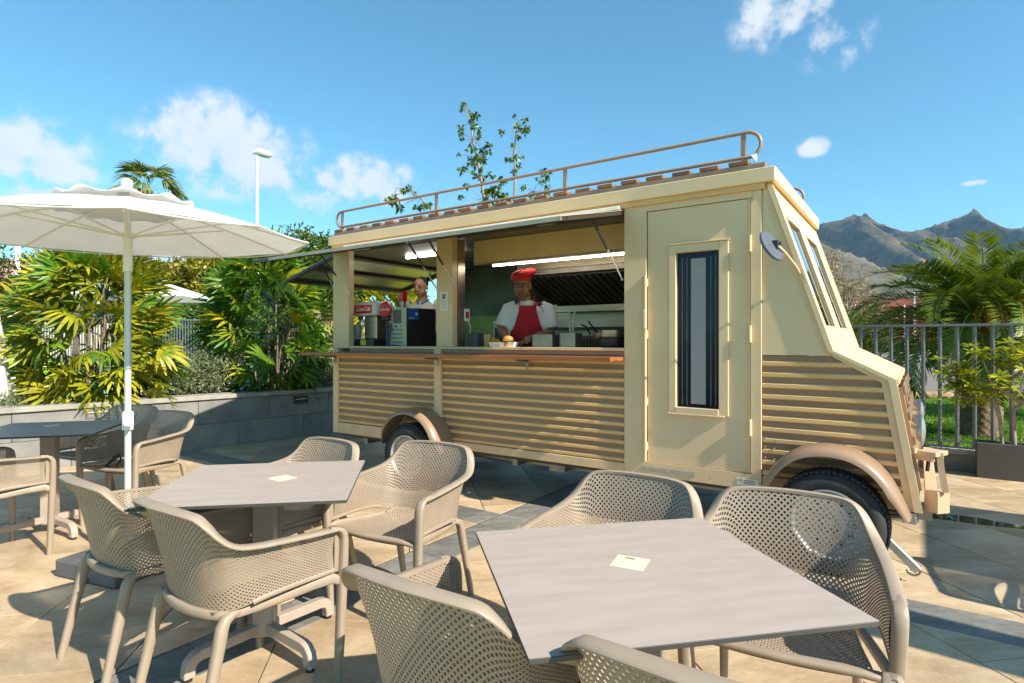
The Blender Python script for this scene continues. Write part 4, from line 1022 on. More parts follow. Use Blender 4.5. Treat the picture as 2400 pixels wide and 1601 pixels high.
# rim that runs over one arm, round the back and over the other arm
rimp = []
for p in full_t: rimp.append(Vector((p.x, p.y, p.z)))
outv = []
def rim_mesh():
    m = MB(); prof = [(-.006, -.006), (-.006, .004), (-.003, .006), (.018, .0062), (.030, .0045), (.033, .001), (.032, -.004), (.012, -.0055)]
    n = len(rimp); k = len(prof); vs = []
    for i, p in enumerate(rimp):
        t = (rimp[min(i+1, n-1)]-rimp[max(i-1, 0)]).normalized()
        o = Vector((t.y, -t.x, 0)); o.normalize()
        if o.dot(Vector((p.x*1.2, p.y+.03, 0))) < 0: o = -o
        u = o.cross(t); u = u if u.z > 0 else -u
        u.normalize()
        sl = (u*.985-o*.0)
        wv = 1.0+.25*max(0, 1-abs(p.x)/.2)*(p.y < -.2)
        for a, b in prof: vs.append(p+o*(a*wv)+sl*(b-.10*max(a, 0)))
    m.add(vs, [(i*k+j, i*k+(j+1) % k, (i+1)*k+(j+1) % k, (i+1)*k+j) for i in range(n-1) for j in range(k)]+[tuple(range(k))[::-1], tuple(range((n-1)*k, n*k))])
    return m
rim_mesh().build('arm_rim', TAUPE, proto, smooth=45)
sq = [(math.copysign(abs(math.cos(a))**.6, math.cos(a)), math.copysign(abs(math.sin(a))**.6, math.sin(a))) for a in [2*PI*i/12 for i in range(12)]]
for s in (-1, 1):
    path = [(s*.292, .20, .641), (s*.294, .232, .638), (s*.2945, .252, .628), (s*.294, .264, .610), (s*.2925, .268, .58), (s*.289, .268, .50), (s*.285, .267, .42), (s*.277, .263, .2), (s*.268, .258, .0)]
    rr = [(.017, .006), (.019, .009), (.0205, .012), (.021, .0145), (.021, .0155), (.021, .0165), (.021, .0175), (.0185, .0165), (.0155, .0145)]
    MB().tube(path, rr, prof=sq, up=(0, 1, 0)).build('leg', TAUPE, proto, smooth=50)
    path = [(s*.205, -.08, .428), (s*.211, -.14, .428), (s*.215, -.168, .418), (s*.217, -.182, .395), (s*.219, -.192, .35), (s*.224, -.226, .2), (s*.230, -.272, .0)]
    rr = [(.011, .014), (.014, .016), (.0175, .0185), (.0195, .0195), (.0195, .0195), (.0175, .017), (.0145, .0145)]
    MB().tube(path, rr, prof=sq, up=(1, 0, 0)).build('leg', TAUPE, proto, smooth=50)
m = MB()
for s in (-1, 1):
    m.tube([(s*.283, .262, .425), (s*.272, .23, .440), (s*.256, .15, .438), (s*.240, .05, .430), (s*.222, -.05, .424), (s*.210, -.13, .424)], [(.017, .012), (.021, .012), (.019, .012), (.018, .012), (.017, .012), (.016, .012)], prof=sq, up=(1, 0, 0))
fr = [(-.285, .262, .412), (-.262, .264, .435), (-.20, .268, .440), (0, .273, .436), (.20, .268, .440), (.262, .264, .435), (.285, .262, .412)]
m.tube(fr, [(.011, .020)]*7, prof=sq, up=(0, 1, 0))
rr_ = [Vector((p.x, p.y-.004, p.z-.004)) for p in smooth_poly([(.212, -.150, .430), (.150, -.186, .432), (.07, -.205, .432), (0, -.209, .432)], 5)]
rr_ = rr_+[Vector((-p.x, p.y, p.z)) for p in rr_[-2::-1]]
m.tube(rr_, (.012, .016), prof=sq, up=(0, 0, 1))
m.build('seat_frame', TAUPE, proto, smooth=50)
# solid edge under the arms, carried round to the legs
lo = [Vector((p.x, p.y, p.z)) for p in full_b[:22]]
for s in (1, -1):
    MB().tube([Vector((s*p.x*1.004, p.y, p.z)) for p in lo]+[], (.006, .009), prof=sq, up=(0, 0, 1)).build('shell_edge', TAUPE, proto, smooth=50)
    MB().tube([(s*.281, .245, .632), (s*.280, .246, .55), (s*.277, .246, .466)], (.014, .006), prof=sq, up=(1, 0, 0)).build('shell_edge', TAUPE, proto, smooth=50)
chairs = [
 (-1.060, 2.248, 325.4, 'taupe chair seen from behind before the middle table, rear legs cut off below'),
 (-1.612, 2.608, 324.0, 'taupe chair seen from behind beside the parasol base, leftmost chair of the middle table'),
 (-.552, 3.025, 151.5, 'taupe chair facing left with a sunlit seat, right of the middle table'),
 (-1.198, 3.151, 145.0, 'taupe chair behind the middle table, only its back showing near the rear wheel'),
 (-2.866, 4.493, 160.5, 'taupe chair with a black cable on its seat, behind the parasol pole'),
 (-3.331, 3.641, 330.4, 'taupe chair cut off by the left picture edge, in front of the leftmost table'),
 (-3.424, 4.935, 168.0, 'taupe chair between the leftmost table and the planter wall, its back in shade'),
 (.388, 2.249, 146.0, 'taupe chair behind the foreground table, below the door of the truck'),
 (.924, 1.965, 153.0, 'large taupe chair right of the foreground table, before the front wheel of the truck'),
 (-.097, 1.604, 326.5, 'large taupe chair seen from behind at the left corner of the foreground table'),
 (.452, 1.236, 326.0, 'nearest taupe chair, only its top rim showing at the bottom edge of the picture'),
 (3.35, 2.72, 150.0, 'taupe chair off the right edge, only its perforated shadow on the paving shows'),
]
for i, (x, y, a, lb) in enumerate(chairs):
    o = proto if i == 0 else copy_tree(proto)
    o.location = (x, y, 0); o.rotation_euler = (0, 0, rad(a)); tag(o, lb, 'chair', 'taupe perforated armchairs round the terrace tables')

# ------------------------------------------------------------------ tables
TOPM = mat('stone_laminate', (.345, .28, .235), .50, spec=.35, col2=(.395, .325, .282), scale=5, bump=.06, bscale=160, stretch=(1, 5, 1), detail=10)
EDGEM = mat('dark_table_edge', (.05, .048, .045), .5)
tb = thing('table', '', 'table')
Hh = .745; S_ = .39
S2 = .402; m = MB(); m.box(-S2, S2, -S_, S_, Hh-.0125, Hh-.0012, .0008, 1)
m.add([(-S2, -S_, Hh), (S2, -S_, Hh), (S2, S_, Hh), (-S2, S_, Hh)], [(0, 1, 2, 3)], 0)
m.build('table_top', [TOPM, EDGEM], tb)
m = MB(); m.box(-.045, .045, -.045, .045, .06, Hh-.03, .006); m.build('column', TABLEM, tb)
m = MB(); m.box(-.17, .17, -.17, .17, Hh-.03, Hh-.0127, .004); m.build('top_plate', TABLEM, tb)
for k in range(4):
    a = PI/4+k*PI/2; d = Vector((math.cos(a), math.sin(a), 0))
    path = [d*.04+Vector((0, 0, .095))]+[d*.10+Vector((0, 0, .095)), d*.285+Vector((0, 0, .092))]+[d*(.285+.05*math.sin(t))+Vector((0, 0, .042+.05*math.cos(t))) for t in (PI/6, PI/3, PI/2)]+[d*.335+Vector((0, 0, .018))]
    bs = MB().tube(path, (.022, .021), prof=[(-1,-.85),(-.85,-1),(.85,-1),(1,-.85),(1,.85),(.85,1),(-.85,1),(-1,.85)], up=Vector((-d.y, d.x, 0))).build('base_arm', TABLEM, tb, smooth=30)
    MB().lathe([(.017, 0), (.017, .019)], 12, d*.335).build('foot_pad', BLACKM, bs)
tables = [(-1.11, 2.615, 9.0, 'square grey stone-look table in the middle with a blank cream card'),
          (.352, 1.605, 11.2, 'large square grey stone-look table in the right foreground with a cream card'),
          (-3.33, 4.19, 16.0, 'grey table at the left edge, half shaded and mirroring the plants')]
for i, (x, y, a, lb) in enumerate(tables):
    o = tb if i == 0 else copy_tree(tb); o.location = (x, y, 0); o.rotation_euler = (0, 0, rad(a)); tag(o, lb, 'table', 'square terrace tables on pedestal bases')
def card(x, y, a, lb, num=None):
    t = thing('table_card', lb, 'card', (x, y, Hh), rad(a), 'cream cards on the tables')
    MB().box(-.046, .046, -.046, .046, .0004, .0016).build('sheet', CARDM, t)
    if num: text_mesh('number', num, .019, INK, t, Matrix.Translation((-.008, .031, .0019)) @ Matrix.Rotation(PI, 4, 'Z'), .0002, bold=.0004)
    return t
card(.333, 1.641, -26, 'cream square card with black digits on the foreground table', '002')
card(-1.05, 2.655, 52, 'cream square card on the middle table')
card(-3.42, 4.32, 30, 'cream square card on the shaded leftmost table')
# black cable on a chair seat
cb = thing('cable', 'small loop of black cable lying on the chair seat behind the pole', 'cable', (-2.98, 4.33, .432))
m = MB(); m.tube([(-.05, 0, .01), (-.04, .05, .03), (0, .07, .06), (.03, .03, .09), (.01, -.02, .06), (-.02, -.03, .02), (.03, -.05, .008), (.09, -.03, .008)], .006, 6)
m.tube([(.03, .0, .01), (.05, .03, .05), (.03, .04, .09), (0, .01, .07)], .008, 6); m.build('cord', BLACKM, cb, smooth=60)

# ------------------------------------------------------------------ parasols
def parasol(loc, rz, label, zr, rise, r, n, group, tilt=(0, 0), pole_r=.0185, base=True, vent=True):
    t = thing('parasol', label, 'parasol', loc, rz, group)
    ax_ = MB().lathe([(pole_r, .04), (pole_r, zr-.20)], 16).build('pole', ALU, t, smooth=40)
    MB().lathe([(pole_r*.95, zr-.20), (pole_r*.95, zr+rise-.03)], 14).build('upper_pole', WHITE, t, smooth=40)
    MB().lathe([(pole_r*1.35, zr-.21), (pole_r*1.35, zr-.01), (pole_r*1.9, zr-.005), (pole_r*1.9, zr+.02), (pole_r*1.2, zr+.03)], 16).build('slider', WHITE, t, smooth=40)
    tm = Matrix.Translation((0, 0, zr)) @ Matrix.Rotation(tilt[0], 4, 'X') @ Matrix.Rotation(tilt[1], 4, 'Y')
    def TP(p): return tm @ Vector(p)
    nv = 8; ns = 6
    def prof(q): return rise*(1-q)**1.0*(1-.0*q)+.035*math.sin(PI*q)*r*.6
    m = MB(); rows = []
    q0 = .16
    for i in range(nv+1):
        q = q0+(1-q0)*i/nv; row = []
        for k in range(n):
            a0 = 2*PI*k/n; a1 = 2*PI*(k+1)/n
            for s in range(ns):
                f = s/ns; x = (math.cos(a0)*(1-f)+math.cos(a1)*f)*r*q; y = (math.sin(a0)*(1-f)+math.sin(a1)*f)*r*q
                sag = .014*q*math.sin(PI*f)*math.sin(PI*min(1, q))
                row.append(TP((x, y, prof(q)-sag)))
        rows.append(row)
    k = n*ns
    m.add([p for row in rows for p in row], [(i*k+j, i*k+(j+1) % k, (i+1)*k+(j+1) % k, (i+1)*k+j) for i in range(nv) for j in range(k)])
    cn = m.build('canopy', WHITEF, t, smooth=60)
    # hem
    m = MB(); hem = [TP((math.cos(2*PI*i/n)*r, math.sin(2*PI*i/n)*r, 0)) for i in range(n)]
    pts = []
    for i in range(n):
        for s in range(4): pts.append(hem[i]+(hem[(i+1) % n]-hem[i])*(s/4)-Vector((0, 0, .012*math.sin(PI*s/4))))
    m.tube(pts, .005, 5, closed=True); m.build('hem', WHITEF, cn)
    if vent:
        m = MB(); rows = []; nn_ = 100
        for i in range(5):
            q = [.0, .10, .22, .30, .345][i]; row = []
            for j in range(nn_):
                a = 2*PI*j/nn_; ruff = (.5+.5*math.cos(a*n))*(i/4)**2*.042
                row.append(TP((math.cos(a)*r*q, math.sin(a)*r*q, prof(q)*.98+.030-.02*q+ruff*.9+(.02 if i == 0 else 0))))
            rows.append(row)
        m.add([p for row in rows for p in row], [(i*nn_+j, i*nn_+(j+1) % nn_, (i+1)*nn_+(j+1) % nn_, (i+1)*nn_+j) for i in range(4) for j in range(nn_)])
        m.build('vent_cap', WHITEF, cn, smooth=70)
        MB().sphere(TP((0, 0, rise+.078)), .033, 16, 10).build('finial', WHITE, t, smooth=180)
    for i in range(n):
        a = 2*PI*i/n; c_, s_ = math.cos(a), math.sin(a)
        pp = [TP((c_*r*q, s_*r*q, prof(q)-.014)) for q in (.03, .3, .55, .8, .99)]
        rb_ = MB().tube(pp, .006, 6).build('rib', WHITE, t)
        st = MB().tube([(c_*pole_r*1.6, s_*pole_r*1.6, zr+.005), TP((c_*r*.56, s_*r*.56, prof(.56)-.018))], .0055, 6).build('strut', WHITE, rb_)
    return t
big = parasol((-2.335, 3.535, 0), rad(-21.5), 'large white round parasol with a grey pole in the left foreground', 2.005, .245, 1.04, 10, 'white round parasols', tilt=(.026, .008))
m = MB(); m.lathe([(.030, .835), (.030, .935), (.026, .945)], 16); m.obox((.045, -.03, .89), (.83, -.55, 0), (.55, .83, 0), (0, 0, 1), .022, .010, .012, .004); m.lathe([(.021, .0), (.026, .012), (.026, .03), (.018, .036)], 14, (.055, -.037, .89), (.83, -.55, 0))
m.build('height_clamp', WHITE, big, smooth=40)
m = MB(); m.lathe([(.032, .03), (.032, .30), (.028, .31)], 16); m.build('base_tube', GALV, big, smooth=40)
bs = MB().box(-.29, .29, -.03, .03, .002, .035, .004).build('base_cross', STEELD, big); MB().box(-.0295, .0295, -.29, .29, .0025, .0345, .004).build('cross_bar', STEELD, bs)
slabm = mat('base_slab', (.115, .115, .118), .6, var=.2, scale=8, bump=.2, rnd=.25)
for sx in (-1, 1):
    for sy in (-1, 1): MB().box(sx*.035, sx*.255, sy*.035, sy*.255, .004, .098, .006).build('base_slab', slabm, big)
par2 = parasol((-7.15, 11.2, 0), .3, 'small white parasol beyond the plants by the pool', 2.20, .42, 1.32, 8, 'white round parasols', pole_r=.022)
# rolled parasol at the left edge
rp_ = thing('closed_parasol', 'rolled white parasol cloth at the left edge beside the pool', 'parasol', (-5.73, 6.32, 0))
MB().lathe([(.02, 0), (.02, 2.0)], 10).build('pole', ALU, rp_)
m = MB()
def rolled(u, v):
    a = 2*PI*u; rr2 = (.24-.17*v**1.2)*(1+.10*math.cos(5*a+2*v)); return (math.cos(a)*rr2, math.sin(a)*rr2, .66+1.3*v)
m.grid(rolled, 40, 14); m.build('rolled_canopy', WHITEF, rp_, smooth=60)
# unseen square parasol, a guess, added for its straight-edged shadow on the paving
ms_ = thing('shadow_parasol', 'unseen square parasol off the right edge, added for its straight-edged shadow', 'parasol', LW(4.06, 5.0), VROT)
MB().lathe([(.025, 0), (.025, 2.42)], 12).build('pole', ALU, ms_, smooth=40)
m = MB(); hw, hd_ = 1.25, .86; zr = 2.22
m.add([(-hw, -hd_, zr), (hw, -hd_, zr), (hw, hd_, zr), (-hw, hd_, zr), (0, 0, zr+.3)], [(0, 1, 4), (1, 2, 4), (2, 3, 4), (3, 0, 4)]); m.build('canopy', WHITE, ms_, fixn=False)
for sx in (-1, 1):
    for sy in (-1, 1): MB().tube([(0, 0, zr+.28), (sx*hw, sy*hd_, zr-.01)], .008, 6).build('rib', WHITE, ms_)
MB().box(-.3, .3, -.3, .3, 0, .08, .01).build('base', GALV, ms_)
pl = thing('shadow_pillar', 'unseen square stone post off the right edge, added to shade the grey strip', 'shadow_pillar', LW(3.3, 3.10), VROT)  # unseen post, guessed and added for the long shadow strip on the paving
MB().box(-.20, .20, -.20, .20, 0, 3.0, .01).build('shaft', CAPS, pl); MB().box(-.25, .25, -.25, .25, 3.002, 3.08, .01).build('capital', CAPS, pl)
# ------------------------------------------------------------------ people: one continuous body each, grown from tubes and smoothed together
def fused(name, mb, m, parent, vox=.0065, it=6):
    me = mb.mesh(name, m); o = bpy.data.objects.new(name, me); C.objects.link(o)
    r = o.modifiers.new('r', 'REMESH'); r.mode = 'VOXEL'; r.voxel_size = vox
    s = o.modifiers.new('s', 'SMOOTH'); s.factor = .5; s.iterations = it
    dg = bpy.context.evaluated_depsgraph_get(); me2 = bpy.data.meshes.new_from_object(o.evaluated_get(dg)); bpy.data.objects.remove(o)
    me2.name = name; me2.materials.clear(); me2.materials.append(m); me2.shade_smooth()
    return link(name, me2, parent)
EL = [(math.cos(2*PI*i/16), math.sin(2*PI*i/16)) for i in range(16)]
def person(loc, rz, label, S):
    t = thing('person', label, 'person', loc, rz)
    skin = S['skin']; hc = Vector(S['head']); hm = Matrix.Rotation(S['turn'], 3, 'Z') @ Matrix.Rotation(S.get('nod', 0), 3, 'X')
    def H(x, y, z): return hc+hm @ Vector((x, y, z))
    b = MB()
    b.sphere(H(0, .012, .032), (.074, .094, .086), 20, 14, M=hm)             # cranium
    b.sphere(H(0, -.022, -.030), (.058*S.get('jaw', 1), .066, .082), 18, 12, M=hm)     # face
    b.sphere(H(0, -.048, -.082), (.036*S.get('jaw', 1), .036, .030), 12, 8, M=hm)      # chin
    for s in (-1, 1):
        b.sphere(H(s*.044*S.get('jaw', 1), -.030, -.052), (.026, .038, .040), 10, 8, M=hm)   # cheeks
        b.sphere(H(s*.076, .012, -.010), (.010, .020, .032), 8, 8, M=hm)          # ears
        b.sphere(H(s*.030, -.086, .010), (.026, .012, .010), 8, 6, M=hm)          # brow ridge
    b.tube([H(0, -.086, .004), H(0, -.100, -.020), H(0, -.102, -.034)], [.010, .014, .019], 8)
    for s in (-1, 1): b.sphere(H(s*.014, -.090, -.036), (.011, .014, .010), 8, 6, M=hm)
    b.sphere(H(0, -.086, -.064), (.030, .014, .016), 10, 6, M=hm)
    nb = Vector(S['neck']); b.tube([H(0, .02, -.05), (H(0, .02, -.05)+nb)/2, nb-Vector((0, 0, .06))], [.058, .056, .066], 14)
    hips = Vector((nb.x*.3, .02, nb.z-.62)); ch = nb-Vector((0, -.01, .22))
    tor = [(nb-Vector((0, 0, .03)), (.085, .065)), (nb-Vector((0, 0, .08)), (.16, .095)), (ch, (.185*S.get('wide', 1), .125)), (nb*.6+hips*.4-Vector((0, 0, .06)), (.165*S.get('wide', 1), .12)), (hips, (.17*S.get('wide', 1), .125))]
    b.tube([p for p, r in tor], [r for p, r in tor], prof=EL, up=(0, 1, 0))
    for s in (-1, 1): b.tube([hips+Vector((s*.09, 0, 0)), hips+Vector((s*.10, -.01, -.40)), (hips.x+s*.10, .02, .05)], [.085, .062, .045], 12); b.sphere((hips.x+s*.10, -.05, .04), (.045, .12, .04), 10, 6)
    for s, A in ((-1, S['armL']), (1, S['armR'])):
        sh_, el, wr, hand, fd, palm_n = [Vector(v) for v in A]
        b.tube([sh_, (sh_*.6+el*.4)+Vector((s*.008, 0, 0)), el], [.058, .052, .043], 12); b.sphere(el, .043, 10, 8)
        b.tube([el, el*.65+wr*.35, wr], [.043, .044, .029], 12)
        fd.normalize(); side = fd.cross(palm_n).normalized()
        b.tube([wr, hand], [(.030, .022), (.040, .018)], prof=EL, up=side)
        kn = hand+fd*.012
        b.sphere(hand, .030, 10, 8)
        for k, (off, ln) in enumerate(((-.030, .068), (-.010, .078), (.010, .074), (.028, .058))):
            p0 = kn+side*off; p1 = p0+fd*ln*.45-palm_n*.004; p2 = p1+(fd*.7-palm_n*.7)*ln*.35; p3 = p2+(fd*.2-palm_n*.9)*ln*.28
            b.tube([hand+side*off*.7, p0, p1, p2, p3], [.012, .0105, .0098, .009, .0075], 8)
        th0 = hand-fd*.03+side*(s*-.030); th1 = th0+side*(s*-.022)+fd*.030-palm_n*.01; th2 = th1+fd*.030-palm_n*.014
        b.tube([hand-fd*.02, th0, th1, th2], [.016, .0135, .0115, .009], 8)
    body = fused('body', b, skin, t)
    # eyes, brows, mouth
    for s in (-1, 1):
        e = MB().sphere(H(s*.031, -.078, -.004), (.0145, .012, .0085 if not S.get('smile') else .0055), 10, 8, M=hm).build('eye', EYEW, t, smooth=180)
        MB().sphere(H(s*.031, -.0885, -.004), (.0062, .004, .0062 if not S.get('smile') else .005), 8, 6, M=hm).build('iris', EYED, e, smooth=180)
        MB().tube([H(s*.016, -.096, .020), H(s*.032, -.097, .027), H(s*.050, -.086, .022)], [.004, .0052, .003], 6).build('eyebrow', HAIRD, t, smooth=180)
        MB().tube([H(s*.018, -.0895, .006), H(s*.031, -.0925, .0085), H(s*.046, -.084, .004)], [.0025, .0035, .0025], 6).build('eyelid', S['lid'], t, smooth=180)
    if S.get('smile'):
        m = MB().grid(lambda u, v: tuple(H((u-.5)*.050, -.1005+.020*(2*u-1)**2, -.062+.010*(2*u-1)**2-.012*v*(1-(2*u-1)**2))), 10, 2); m.build('teeth', TEETH, t)
        m = MB().tube([H(-.028, -.084, -.054), H(-.014, -.098, -.062), H(0, -.102, -.064), H(.014, -.098, -.062), H(.028, -.084, -.054)], [.003, .004, .0045, .004, .003], 6)
        m.tube([H(-.026, -.084, -.057), H(-.012, -.097, -.072), H(0, -.101, -.076), H(.012, -.097, -.072), H(.026, -.084, -.057)], [.003, .005, .006, .005, .003], 6); m.build('lips', S['lip'], t, smooth=180)
    else:
        m = MB().tube([H(-.027, -.090, -.066), H(-.012, -.1015, -.061), H(0, -.1025, -.0625), H(.012, -.1015, -.061), H(.027, -.090, -.066)], [.003, .0055, .0055, .0055, .003], 6)
        m.tube([H(-.025, -.090, -.068), H(-.012, -.1005, -.072), H(0, -.1025, -.0735), H(.012, -.1005, -.072), H(.025, -.090, -.068)], [.003, .0065, .0075, .0065, .003], 6); m.build('lips', S['lip'], t, smooth=180)
    return t, H, hm, nb, hips, ch
FLOOR = .388
cl = VP(-3.03, .48, FLOOR)
def cz(z): return z-FLOOR
chef = dict(skin=SKIND, lid=mat('dark_eyelid', (.075, .03, .017), .5), lip=LIPD, head=(-.040, -.03, cz(1.885)), turn=rad(-16), nod=rad(6), neck=(.004, .0, cz(1.735)), wide=1.12, jaw=1.08,
    armL=((-.165, .01, cz(1.675)), (-.235, -.03, cz(1.475)), (-.185, -.20, cz(1.395)), (-.150, -.245, cz(1.372)), (.45, -.8, -.2), (0, 0, 1)),
    armR=((.195, .01, cz(1.675)), (.225, -.03, cz(1.455)), (.045, -.215, cz(1.405)), (-.015, -.255, cz(1.375)), (-.85, -.45, -.15), (.1, .0, 1)))
t, H, hm, nb, hips, ch = person(cl, rad(0), 'person in a red beret and red apron preparing burgers at the hatch', chef)
# white tee: torso and short sleeves
b = MB()
b.tube([nb+Vector((0, .004, .012)), nb-Vector((0, 0, .03)), nb-Vector((0, 0, .075)), ch, nb*.6+hips*.4-Vector((0, 0, .06)), hips+Vector((0, 0, -.05))],
       [(.075, .065), (.105, .080), (.185, .112), (.222, .148), (.205, .146), (.21, .15)], prof=EL, up=(0, 1, 0))
for s, A in ((-1, chef['armL']), (1, chef['armR'])):
    s0, e0 = Vector(A[0]), Vector(A[1]); b.tube([s0+Vector((-s*.07, 0, .018)), s0+Vector((-s*.008, 0, -.008)), s0*.5+e0*.5, s0*.14+e0*.86], [.070, .080, .080, .075], 14)
tee = fused('tee_shirt', b, TEE, t, .008, 5)
# apron
def ap(u, v):
    z = cz(1.70)-v*.62; hw = np.interp(v, [0, .10, .30, .42, 1], [.076, .084, .120, .165, .205]); x = (2*u-1)*hw
    tx = np.interp(v, [0, .3, .6, 1], [.170, .222, .210, .215]); ty = np.interp(v, [0, .3, .6, 1], [.118, .152, .150, .155])
    y = -ty*math.sqrt(max(0, 1-min(.98, (x/tx)**2)))-.010+.006*math.sin(x*60+v*3)*v
    return (x+.006, y, z)
m = MB().grid(ap, 20, 18); apr = m.build('apron', REDC, t, smooth=180, fixn=False); md = apr.modifiers.new('thick', 'SOLIDIFY'); md.thickness = .004; md.offset = 1
m = MB()
for s in (-1, 1): m.tube([ap(.5+s*.46, .01), (s*.070, -.105, cz(1.735)), (s*.062, -.055, cz(1.775)), (s*.06, .02, cz(1.79)), (0, .07, cz(1.79))], (.010, .003), prof=[(-1,-1),(1,-1),(1,1),(-1,1)], up=(1, .2, 0))
m.build('neck_strap', REDC, apr)
m = MB(); k = Vector((.095, -.125, cz(1.705)))
m.tube([k, k+Vector((.03, -.02, .02)), k+Vector((.05, -.01, .005)), k+Vector((.02, -.012, -.006)), k], .005, 5); m.tube([k, k+Vector((-.03, -.02, .01)), k+Vector((-.035, -.012, -.01)), k], .005, 5); m.tube([k, k+Vector((.04, -.01, -.03)), k+Vector((.05, -.008, -.07))], .004, 5); m.sphere(k, .010, 8, 6)
m.build('apron_bow', REDC, apr, smooth=180)
m = MB(); m.tube([ap(.02, .52), (-.20, -.02, cz(1.37)), (-.15, .14, cz(1.37)), (0, .17, cz(1.37)), (.15, .14, cz(1.37)), (.20, -.02, cz(1.37)), ap(.98, .52)], (.012, .003), prof=[(-1,-1),(1,-1),(1,1),(-1,1)], up=(0, 0, 1)); m.build('apron_tie', REDC, apr)
# beret
b = MB()
b.tube([H(0, .004, .052), H(0, .006, .078)], [(.081, .100), (.084, .103)], prof=EL, up=hm @ Vector((0, 1, 0)))
tl = hm @ Matrix.Rotation(rad(-16), 3, 'Y') @ Matrix.Rotation(rad(4), 3, 'X')
b.sphere(H(.010, .012, .105), (.128, .135, .042), 24, 12, M=tl); b.sphere(H(.052, .03, .125), (.075, .085, .040), 16, 10, M=tl); b.sphere(H(-.03, -.01, .118), (.075, .085, .032), 16, 10, M=tl)
br = fused('beret', b, REDH, t, .006, 4)
m = MB(); wv = Vector(chef['armR'][2]); m.tube(arc(wv+Vector((.012, -.004, .004)), .034, 0, 2*PI, 14, (.15, .2, .95), (-.4, .9, -.1)), (.010, .004), prof=[(-1,-1),(1,-1),(1,1),(-1,1)], up=(.9, .35, 0)); m.obox(wv+Vector((.012, -.02, .034)), (.9, .35, 0), (-.35, .9, .2), (0, -.2, 1), .017, .017, .005, .003)
m.build('wrist_watch', BLACKM, t)

ml = VP(-4.80, .92, FLOOR)
man = dict(skin=SKINL, lid=mat('pale_eyelid', (.36, .17, .11), .5), lip=LIPL, head=(0, -.02, cz(2.005)), turn=rad(-10), nod=rad(7), neck=(.012, .01, cz(1.855)), wide=1.05, smile=True,
    armL=((-.185, .01, cz(1.79)), (-.235, .0, cz(1.54)), (-.16, -.18, cz(1.45)), (-.14, -.24, cz(1.44)), (.2, -.9, -.1), (0, 0, 1)),
    armR=((.205, .01, cz(1.79)), (.25, .0, cz(1.54)), (.18, -.16, cz(1.42)), (.16, -.22, cz(1.40)), (-.3, -.9, -.1), (0, 0, 1)))
t, H, hm, nb, hips, ch = person(ml, rad(-10), 'smiling person in a pale shirt with a blue collar standing behind the drinks counter', man)
b = MB()
b.tube([nb-Vector((0, 0, .012)), nb-Vector((0, 0, .05)), nb-Vector((0, 0, .09)), ch, nb*.6+hips*.4-Vector((0, 0, .06)), hips], [(.085, .070), (.125, .085), (.195, .112), (.212, .142), (.195, .138), (.195, .14)], prof=EL, up=(0, 1, 0))
for s, A in ((-1, man['armL']), (1, man['armR'])):
    s0, e0, w0 = Vector(A[0]), Vector(A[1]), Vector(A[2]); b.tube([s0+Vector((-s*.05, 0, .01)), s0, s0*.5+e0*.5, e0, e0*.4+w0*.6], [.072, .074, .068, .060, .05], 14)
fused('shirt', b, SHIRT, t, .008, 5)
m = MB()
for s in (-1, 1):
    m.grid(lambda u, v: tuple(nb+Vector((s*(.012+.066*math.sin(u*1.7)), -.088+.10*u**1.4-.012*v, -.055+.055*u+(.032-.012*u)*(1-v)))), 8, 3)
cb_ = m.build('collar', DENIM, t, smooth=180, fixn=False); md = cb_.modifiers.new('thick', 'SOLIDIFY'); md.thickness = .005
m = MB()
for i in range(3): m.lathe([(.006, .0), (.005, -.004), (0, -.005)], 8, nb+Vector((.0, -.115-.012*i, -.10-.075*i)), (0, 1, .1))
m.build('button', INK, t)
b = MB(); b.sphere(H(0, .022, .042), (.077, .091, .083), 20, 14, M=hm)
ha = b.v; keep = []
for i, p in enumerate(ha):
    q = hm.inverted() @ (Vector(p)-Vector(man['head'])); keep.append(q.y > -.052+.0*q.z and q.z > -.02-.6*(q.y-.0)*0 and (q.z > .055 or q.y > -.01))
m = MB(); m.v = b.v; m.f = [f for f in b.f if all(keep[i] for i in f)]; m.m = [0]*len(m.f); m.build('hair', mat('short_grey_hair', (.045, .038, .033), .8, var=.3, scale=80), t, smooth=180, fixn=False)

# ------------------------------------------------------------------ things on the counters
def item(name, label, cat, x, y, z, rz=0, group=None): return thing(name, label, cat, VP(x, y, z), VROT+rz, group)
zc = 1.3225
g = item('beer_glass', 'glass of amber beer on the hatch sill left of the burger trays', 'drink', -3.165, .055, zc)
MB().lathe([(.028, 0), (.030, .004), (.039, .105), (.0365, .105), (.028, .008), (0, .007)], 20, cap=False).build('glass', mat('drink_glass', (.62, .42, .16), .08, var=.03, trans=.35), g, smooth=40)
MB().lathe([(.0275, .009), (.0355, .092), (0, .093)], 20).build('beer', mat('amber_beer', (.62, .22, .015), .2, var=.1), g, smooth=40); MB().lathe([(.0355, .094), (.036, .103), (.028, .108), (0, .109)], 18).build('foam', WHITE, g, smooth=60)
def tray(x, y, lb, w_):
    t = item('food_tray', lb, 'food tray', x, y, zc, .15, 'white paper food trays on the hatch sill')
    a, b_, h_ = w_*.40, .034, .042; A, B = w_*.5, .046
    m = MB(); m.add([(-a,-b_,0),(a,-b_,0),(a,b_,0),(-a,b_,0),(-A,-B,h_),(A,-B,h_),(A,B,h_),(-A,B,h_)], [(0,1,2,3),(0,1,5,4),(1,2,6,5),(2,3,7,6),(3,0,4,7)])
    o = m.build('paper_tray', WHITE, t, fixn=False); md = o.modifiers.new('thick', 'SOLIDIFY'); md.thickness = .0015; return t
tray(-3.077, .06, 'small white paper tray of fries beside the beer glass', .105); tray(-2.945, .06, 'white paper tray under the burger, right of the fries', .165)
fr_ = item('fries', 'heap of golden fries in the small white tray', 'food', -3.077, .06, zc+.006)
m = MB()
